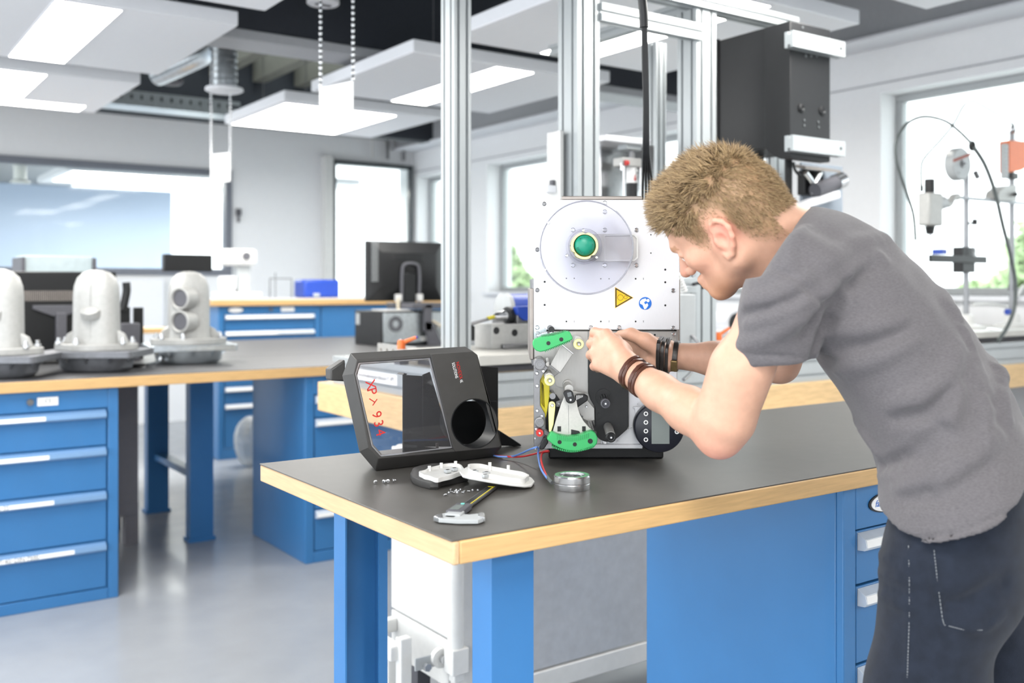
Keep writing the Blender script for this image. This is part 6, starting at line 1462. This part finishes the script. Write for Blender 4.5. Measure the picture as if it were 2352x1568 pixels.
# three cast gearbox housings
def casting(px, py, scale, label, flange_m, under_m, rot, holes):
    c = isl(px, py); r = thing('gearbox_casting', label, 'casting', c, rot, 'cast housings on the island bench'); s = scale
    Mx = r.matrix_basis
    def L(x, y, z): return Mx @ Vector((x*s, y*s, z*s))
    # bowl with ribs under the flange
    n = 40; prof = [(.115,0),(.150,.004),(.168,.02),(.178,.075)]
    loops = []
    for rr, h in prof: loops.append([L(rr*math.cos(2*math.pi*i/n), rr*.72*math.sin(2*math.pi*i/n), h) for i in range(n)])
    MB().loft(loops).build('bowl', under_m, r)
    for i in range(10):
        a = 2*math.pi*(i+.5)/10; ca, sa = math.cos(a), math.sin(a); t = .006
        P = [(.13,.006),(.200,.072),(.17,.076),(.13,.07)]
        MB().prism([L(u*ca-t*sa, u*.74*sa+t*ca, v) for u, v in P], (Mx.to_3x3() @ Vector((2*t*sa*s, -2*t*ca*s, 0)))).build('rib', under_m, r)
    def rounded(w, d, rad, z, n=6):
        pts = []
        for cx_, cy_, a0 in ((w-rad, d-rad, 0), (-w+rad, d-rad, 90), (-w+rad, -d+rad, 180), (w-rad, -d+rad, 270)):
            for k in range(n+1): a = math.radians(a0+90*k/n); pts.append(L(cx_+rad*math.cos(a), cy_+rad*math.sin(a), z))
        return pts
    MB().prism(rounded(.225, .165, .03, .072), (0,0,.032*s)).build('flange', flange_m, r, .003)
    oval = [L(.185*math.cos(2*math.pi*i/36)*(1+.06*math.cos(4*2*math.pi*i/36)), .14*math.sin(2*math.pi*i/36)*(1+.06*math.cos(4*2*math.pi*i/36)), .104) for i in range(36)]
    MB().prism(oval, (0,0,.03*s)).build('collar', M['cast'], r, .003)
    # arched hood
    hood = []
    for w, d, z in ((.112,.085,.13),(.106,.08,.17),(.104,.078,.36),(.100,.075,.41),(.086,.066,.45),(.06,.05,.475),(.025,.022,.488)):
        hood.append([L(w*math.copysign(abs(math.cos(a))**.75, math.cos(a)), d*math.copysign(abs(math.sin(a))**.75, math.sin(a)), z) for a in [2*math.pi*i/36 for i in range(36)]])
    MB().loft(hood).build('hood', M['cast'], r, smooth=60)
    MB().tube([L(0,-.079,.14), L(0,-.079,.36), L(0,-.068,.43), L(0,-.02,.487), L(0,.05,.47)], .003*s, n=6).build('mould_seam', M['cast'], r)
    for sx in (-1, 1):
        MB().prism([L(sx*.10,-.02,.13), L(sx*.155,-.02,.135), L(sx*.135,-.02,.18), L(sx*.10,-.02,.20)], (Mx.to_3x3() @ Vector((0,.03*s,0)))).build('gusset', M['cast'], r, .004)
    if holes == 'ports':
        for z in (.345, .225):
            MB().lathe([(.062,.0),(.060,.075),(.052,.078),(.045,.07),(.043,.02)], L(-.01,-.05,z), Mx.to_3x3() @ Vector((-.75,-.66,0)), 28).build('port', M['cast'], r)
            MB().cyl(L(-.01,-.05,z)+(Mx.to_3x3() @ Vector((-.75,-.66,0)))*.062*s, L(-.01,-.05,z)+(Mx.to_3x3() @ Vector((-.75,-.66,0)))*.066*s, .042*s, n=24).build('port_bore', M['dgrey'], r)
    else:
        MB().lathe([(.05,-.03),(.047,.0),(.02,.012)], L(0,-.075,.30), Mx.to_3x3() @ Vector((0,-.5,.86)), 24).build('boss', M['cast'], r)
    for x, y in ((-.15,-.07),(.15,-.07),(-.05,-.115),(-.16,.03),(.16,.03)):
        MB().cyl(L(x, y, .134), L(x, y, .165), .009*s, n=8).cyl(L(x, y, .14), L(x, y, .148), .016*s, n=6).build('bolt', M['steel'], r)
    return r
casting(222, 852, 1.0, 'middle cast housing with a smooth arched hood on the island bench', M['cast_d'], M['cast_d'], YAW*.95, 'boss')
casting(-4, 866, 1.0, 'cast housing cut by the left edge on the island bench', M['cast_d'], M['cast_d'], YAW*.9, 'boss')
casting(434, 834, 1.0, 'right cast housing with two round ports and a bright flange', M['cast_b'], M['cast_b'], YAW*.2, 'ports')
# chrome ratchet and dark tool
p = isl(340, 845); r = thing('socket_wrench', 'chrome socket wrench head lying on the bench edge', 'wrench', p)
MB().lathe([(.016,0),(.030,0),(.030,.018),(.016,.018)], isl(376,838)+Vector((0,0,.026)), (.35,-.5,.8), 20, True).build('wrench_head', M['steel'], r); MB().cyl(isl(338,846)+Vector((0,0,.014)), isl(366,840)+Vector((0,0,.018)), .011, n=12).build('wrench_shaft', M['steel'], r)
MB().ball(isl(310,845)+Vector((0,0,.014)), (.06,.03,.012), 14, 8).build('wrench_grip', M['black'], r)
tag(MB().bx(*[f for f in (isl(95,840).x-.2, isl(95,840).x+.1)], isl(95,840).y-.02, isl(95,840).y+.01, ZT, ZT+.004).build('steel_strip', M['steel_d']), 'flat steel strip lying between two housings', 'strip')
# ---- large black monitor (seen from behind) and grey unit behind it
def monitor_back(x0, x1, y0, y1, b, label, arm=True):
    p = onB(x0, y0, b); q_ = onB(x1, y0, b); z1 = p.z; z0 = onB(x0, y1, b).z
    r = thing('monitor', label, 'monitor', ((p.x+q_.x)/2, b+.05, ZT)); return r, p.x, q_.x, z0, z1
r, ax0, ax1, az0, az1 = monitor_back(-40, 268, 622, 772, 5.75, 'big black monitor seen from behind, behind the cast housings')
az0 = ZT+.06
box('monitor_shell', M['black'], ax0, ax1, 5.75, 5.80, az0, az1, r, .008)
m = MB(); zs = onB(100, 676, 5.75).z
for i in range(60): x = ax0+.02+(ax1-ax0-.06)*i/60; m.bx(x, x+.006, 5.744, 5.752, zs-.035, zs+.02)
m.build('vent_slats', M['alu_side'], r, smooth=0)
cx_ = onB(138, 700, 5.72).x; zc_ = onB(138, 705, 5.72).z
MB().prism([(cx_-.13,5.73,zc_+.01),(cx_+.13,5.73,zc_+.01),(cx_+.13,5.73,zc_-.01),(cx_+.03,5.73,zc_-.05),(cx_-.03,5.73,zc_-.05),(cx_-.13,5.73,zc_-.01)], (0,.02,0)).build('mount_plate', M['dgrey'], r, .003)
box('stand_neck', M['dgrey'], cx_-.02, cx_+.03, 5.70, 5.75, ZT+.02, zc_-.03, r, .004); box('stand_foot', M['black'], cx_-.2, cx_+.2, 5.63, 5.9, ZT, ZT+.02, r, .005)
p = onB(57, 586, 6.3); q_ = onB(212, 622, 6.3)
r = thing('grey_console', 'pale grey console with dark sides standing behind the big monitor', 'console', (p.x+.3, 6.4, ZT))
box('console_body', mat('pale_teal', (190,204,208), .5), p.x, q_.x, 6.3, 6.6, ZT, p.z, r, .005)
for x in (p.x-.02, q_.x): box('console_side', M['dgrey'], x, x+.02, 6.28, 6.62, ZT, p.z-.01, r, .003)
p = onB(377, 583, 6.7); q_ = onB(488, 617, 6.7)
r = thing('black_display', 'narrow black display panel above the right cast housing', 'display', ((p.x+q_.x)/2, 6.7, ZT))
box('display_shell', M['black_box'], p.x, q_.x, 6.7, 6.76, q_.z-.02, p.z, r, .006); box('display_stand', M['dgrey'], (p.x+q_.x)/2-.03, (p.x+q_.x)/2+.03, 6.72, 6.75, ZT, q_.z, r); box('stand_foot', M['dgrey'], (p.x+q_.x)/2-.12, (p.x+q_.x)/2+.12, 6.64, 6.84, ZT, ZT+.015, r)
# desk phone
p = onB(285, 720, 5.72); r = thing('desk_phone', 'black handset standing in its cradle between the housings', 'phone', (p.x, 5.72, ZT))
box('phone_base', M['black'], onB(274,730,5.7).x, onB(300,730,5.7).x, 5.7, 5.85, ZT, onB(280,705,5.7).z, r, .006); MB().tube([onB(282,712,5.69), onB(287,690,5.69), onB(291,668,5.69), onB(290,648,5.69)], .022, n=10).build('handset', M['black'], r)
p0, p1 = onB(308, 706, 5.8), onB(330, 738, 5.8); box('phone_display', M['black'], p0.x, p1.x, 5.8, 5.83, ZT, p0.z, r, .004)
box('phone_keypad', M['dgrey'], onB(274,755,5.66).x, onB(318,755,5.66).x, 5.62, 5.7, ZT, onB(264,742,5.66).z, r, .006)
# ---- desktop computer with monitor seen from behind
b = 6.2; p = onB(841, 552, b); q_ = onB(1016, 552, b)
r = thing('monitor', 'square black monitor seen from behind on the desktop computer', 'monitor', ((p.x+q_.x)/2, b, ZT))
z1 = p.z; z0 = onB(841, 692, b).z; x0, x1 = p.x, q_.x; fr_ = .05
m = MB(); ins = [(x0+.09, b-.06, z0+.10), (x1-.09, b-.06, z0+.10), (x1-.09, b-.06, z1-.08), (x0+.09, b-.06, z1-.08)]; out_ = [(x0, b, z0), (x1, b, z0), (x1, b, z1), (x0, b, z1)]; bk_ = [(a, b+.03, c) for a, _, c in out_]
m.loft([[Vector(v) for v in bk_], [Vector(v) for v in out_], [Vector(v) for v in ins]]); m.build('monitor_shell', M['black_box'], r, .006)
m = MB()
for i in range(26): z = z0+.14+i*.012; m.bx(x0+.025, x0+.07, b-.047, b-.03, z, z+.005)
m.build('vent_slats', M['grey_pl'], r, smooth=0); box('vent_panel', M['black'], (x0+x1)/2-.11, (x0+x1)/2+.11, b-.064, b-.058, z1-.10-.04, z1-.1+.02, r, .003)
xm = (x0+x1)/2
MB().tube([Vector((xm-.07,b-.075,z0-.02)), Vector((xm-.07,b-.08,z0+.2)), Vector((xm-.045,b-.08,z0+.26)), Vector((xm+.045,b-.08,z0+.26)), Vector((xm+.07,b-.08,z0+.2)), Vector((xm+.07,b-.075,z0-.02))], .012, n=8).build('stand_handle', M['dgrey'], r)
box('stand_neck', M['black'], xm-.05, xm+.05, b-.07, b-.03, ZT+.26, z0+.2, r, .006); box('stand_arm', M['dgrey'], xm-.1, xm+.16, 5.92, b+.1, z0-.05, z0-.01, r, .006)
box('stand_column', M['dgrey'], xm+.0, xm+.06, 5.92, 5.96, ZT+.1, z0-.02, r, .004); MB().prism([(xm,5.92,ZT+.16),(xm+.06,5.92,ZT+.16),(xm+.14,5.92,ZT+.002),(xm+.03,5.92,ZT+.002)], (0,.02,0)).build('stand_leg', M['dgrey'], r)
for x in (-.10, .07): box('plug', M['white_pl'], xm+x-.02, xm+x+.02, b-.1, b-.06, z0+.0, z0+.05, r, .004)
MB().tube([Vector((xm-.11,b-.1,z0+.02)), Vector((xm-.11,b-.11,z0-.06)), Vector((xm-.04,b-.13,z0-.09)), Vector((xm+.02,b-.14,z0-.13))], .012, n=8).build('monitor_cable', mat('beige_cable', (206,196,176), .5), r)
a0, a1 = onA(820, 790, onB(820,790,6.1).x), None
px0 = onB(822, 790, 6.05).x; t0 = thing('desktop_computer', 'desktop computer with silver rear panel and fan grille below the square monitor', 'computer', (px0+.35, 6.25, ZT))
ex0 = onB(878, 790, 5.98).x; ey0 = 5.98; ex1 = onB(1040, 790, ey0).x; ez = onB(878, 715, ey0).z
box('computer_case', M['black_box'], ex0, ex1, ey0+.012, ey0+.42, ZT, ez, t0, .006); box('rear_panel', M['galv'], ex0+.01, ex1-.01, ey0, ey0+.012, ZT+.02, ez-.01, t0, .002)
for xx, zz, rr in ((909, 744, .055), (991, 769, .045)):
    c = onB(xx, zz, ey0-.001); MB().lathe([(rr,0),(rr,.004),(rr*.45,.004),(rr*.45,0)], c, (0,-1,0), 28, True).build('fan_grille', M['dgrey'], t0)
    m = MB()
    for k in range(40):
        a = k*2.399; d_ = rr*(.5+.45*math.sqrt((k+.5)/40)); m.cyl(c+Vector((d_*math.cos(a), -.0042, d_*math.sin(a))), c+Vector((d_*math.cos(a), -.0055, d_*math.sin(a))), .0028, n=6)
    m.build('grille_holes', M['galv'], t0)
box('side_badge', M['grey_pl'], ex0-.001, ex0+.0, ey0+.34, ey0+.40, ez-.10, ez-.02, t0)
for k, (x_, w_, z_) in enumerate(((.36,.06,.06),(.42,.05,.12),(.50,.06,.17),(.30,.04,.03))): box('port_block', M['white_pl'] if k % 2 else M['dgrey'], ex0+x_, ex0+x_+w_, ey0-.012, ey0, ZT+z_, ZT+z_+.03, t0, .002)
MB().tube([Vector((ex0+.33,ey0-.03,ez-.06)), Vector((ex0+.42,ey0-.05,ZT+.14)), Vector((ex0+.54,ey0-.05,ZT+.03)), Vector((ex0+.62,ey0-.04,ZT+.012))], .010, n=8).build('network_cable', bpy.data.materials['beige_cable'], t0)
box('flat_box', M['white_pl'], ex0+.02, ex0+.24, ey0-.02, ey0+.2, ez, ez+.011, t0, .004)
# ---- things on the far counter
cz = CZ; yb = q.y if hasattr(q, 'y') else 8.0
yb = 8.05
p = onB(700, 672, 8.2); q2 = onB(781, 642, 8.2); r = thing('blue_case', 'blue tool case on the far counter', 'case', ((p.x+q2.x)/2, 8.3, cz))
box('case_body', M['blue_paint'], p.x, q2.x, 8.2, 8.45, cz, q2.z, r, .02); box('case_latch', M['grey_pl'], p.x+.08, p.x+.14, 8.19, 8.2, cz+.01, cz+.04, r, .003)
p = onB(545, 672, 8.2); r = thing('lab_mixer', 'white laboratory mixer standing at the left end of the far counter', 'mixer', (p.x, 8.3, cz))
sc_ = 8.4/F
box('mixer_base', M['white_pl'], p.x-.14, p.x+.2, 8.15, 8.45, cz, cz+.05, r, .01); box('mixer_column', M['grey_pl'], p.x+.02, p.x+.14, 8.25, 8.38, cz+.05, cz+.36, r, .015); box('mixer_head', M['white_pl'], p.x-.12, p.x+.18, 8.2, 8.42, cz+.28, cz+.42, r, .03)
MB().lathe([(.06,0),(.075,.05),(.075,.14)], (p.x-.05, 8.3, cz+.05), (0,0,1), 20).build('mixer_bowl', M['panel'], r); MB().cyl((p.x+.08,8.19,cz+.36), (p.x+.08,8.2,cz+.36), .035, n=16).build('dial', M['dgrey'], r)
p = onB(640, 640, 8.25); r = thing('wire_stand', 'thin grey wire frame stand on the far counter', 'stand', (p.x, 8.25, cz))
m = MB(); m.tube([Vector((p.x-.08,8.25,cz)), Vector((p.x-.08,8.25,cz+.17)), Vector((p.x+.12,8.25,cz+.17)), Vector((p.x+.12,8.25,cz))], .006, n=8, smooth=False); m.cyl((p.x-.03,8.25,cz), (p.x-.03,8.25,cz+.22), .005, n=8); m.build('wire_frame', M['steel_d'], r)
# white lower wall unit behind the housings
p = onB(300, 640, 8.9); q3 = onB(500, 640, 8.9)
tag(box('wall_duct', M['panel'], -2.0, q3.x-.05, BW-.14, BW-.02, 1.0, onB(400,640,BW).z, bevel=.01), 'white wall trunking below the interior glazing', 'trunking')
tag(box('side_shelf', M['wood'], onB(310,762,7.9).x-1.4, onB(395,762,7.9).x, 7.9, 8.3, onB(350,765,7.9).z, onB(350,760,7.9).z+.02), 'low wooden shelf edge behind the right cast housing', 'shelf')
# ---- hanging station sign near the black cabinet
sx = onB(1765, 10, 4.1); 
hang(1690, 12, 1848, -15, 78, 4.25, 3.85, 'white station sign hanging behind the black control cabinet', [(.1,.5,.52),(.1,.7,.68),(.1,.4,.8)], n=10)
pr = onB(1735, 16, 4.1); prr = onB(1780, 8, 3.98); ex = (Vector((prr.x, prr.y, 0))-Vector((pr.x, pr.y, 0))).normalized()
text_mesh('sign_text', 'PRÜFSTAND', .05, frame(pr-Vector((0,.02,0)), ex, (0,0,1)), M['sign_b'], [o for o in COL.objects if o.name.startswith('hanging_sign')][-1], .0005, 'CENTER')
# ================================================================== outdoors
struct(box('floor_outside', M['asphalt'], AW+.4, 60, -30, 60, -.35, -.3))
def tree(pos, h, rad, label, seed):
    rg = random.Random(seed); r = thing('tree', label, 'tree', pos, group='trees outside the windows'); p = Vector(pos)
    MB().cyl(p, p+Vector((0,0,h*.8)), .12, .04, n=8).build('trunk', M['bark'], r)
    m = MB()
    for i in range(1500):
        while True:
            v = Vector((rg.uniform(-1,1), rg.uniform(-1,1), rg.uniform(-1,1)))
            if v.length < 1: break
        t = (v.z+1)/2; w = (1-t*.75); c = p+Vector((v.x*rad*w, v.y*rad*w, h*(.18+.82*t))); s = rg.uniform(.10, .22)
        a = Vector((rg.uniform(-1,1), rg.uniform(-1,1), rg.uniform(-1,1))).normalized()*s; b_ = a.orthogonal().normalized()*s*.6
        m.add([c-a, c+b_, c+a, c-b_], [(0,1,2,3)])
    o = m.build('foliage', M['leaf'], r, smooth=0, recalc=False); o['kind'] = 'stuff'
c = onA(1172, 560, 22.0); tree((22, c.y, -.3), 3.4, 1.1, 'pale slim tree outside the window between post and printer', 1)
c = onA(1210, 620, 20.0); tree((20, c.y, -.3), 2.2, 1.2, 'low pale bush outside the window beside the printer', 2)
c = onA(2345, 600, 14.0); tree((14, c.y-.5, -.3), 3.2, 1.2, 'green tree outside the right window at the edge', 3)
c = onA(2245, 660, 26.0); tree((26, c.y, -.3), 1.9, 2.0, 'far hedge outside the right window behind the tool stand', 4)
c = onA(430, 560, 30.0)
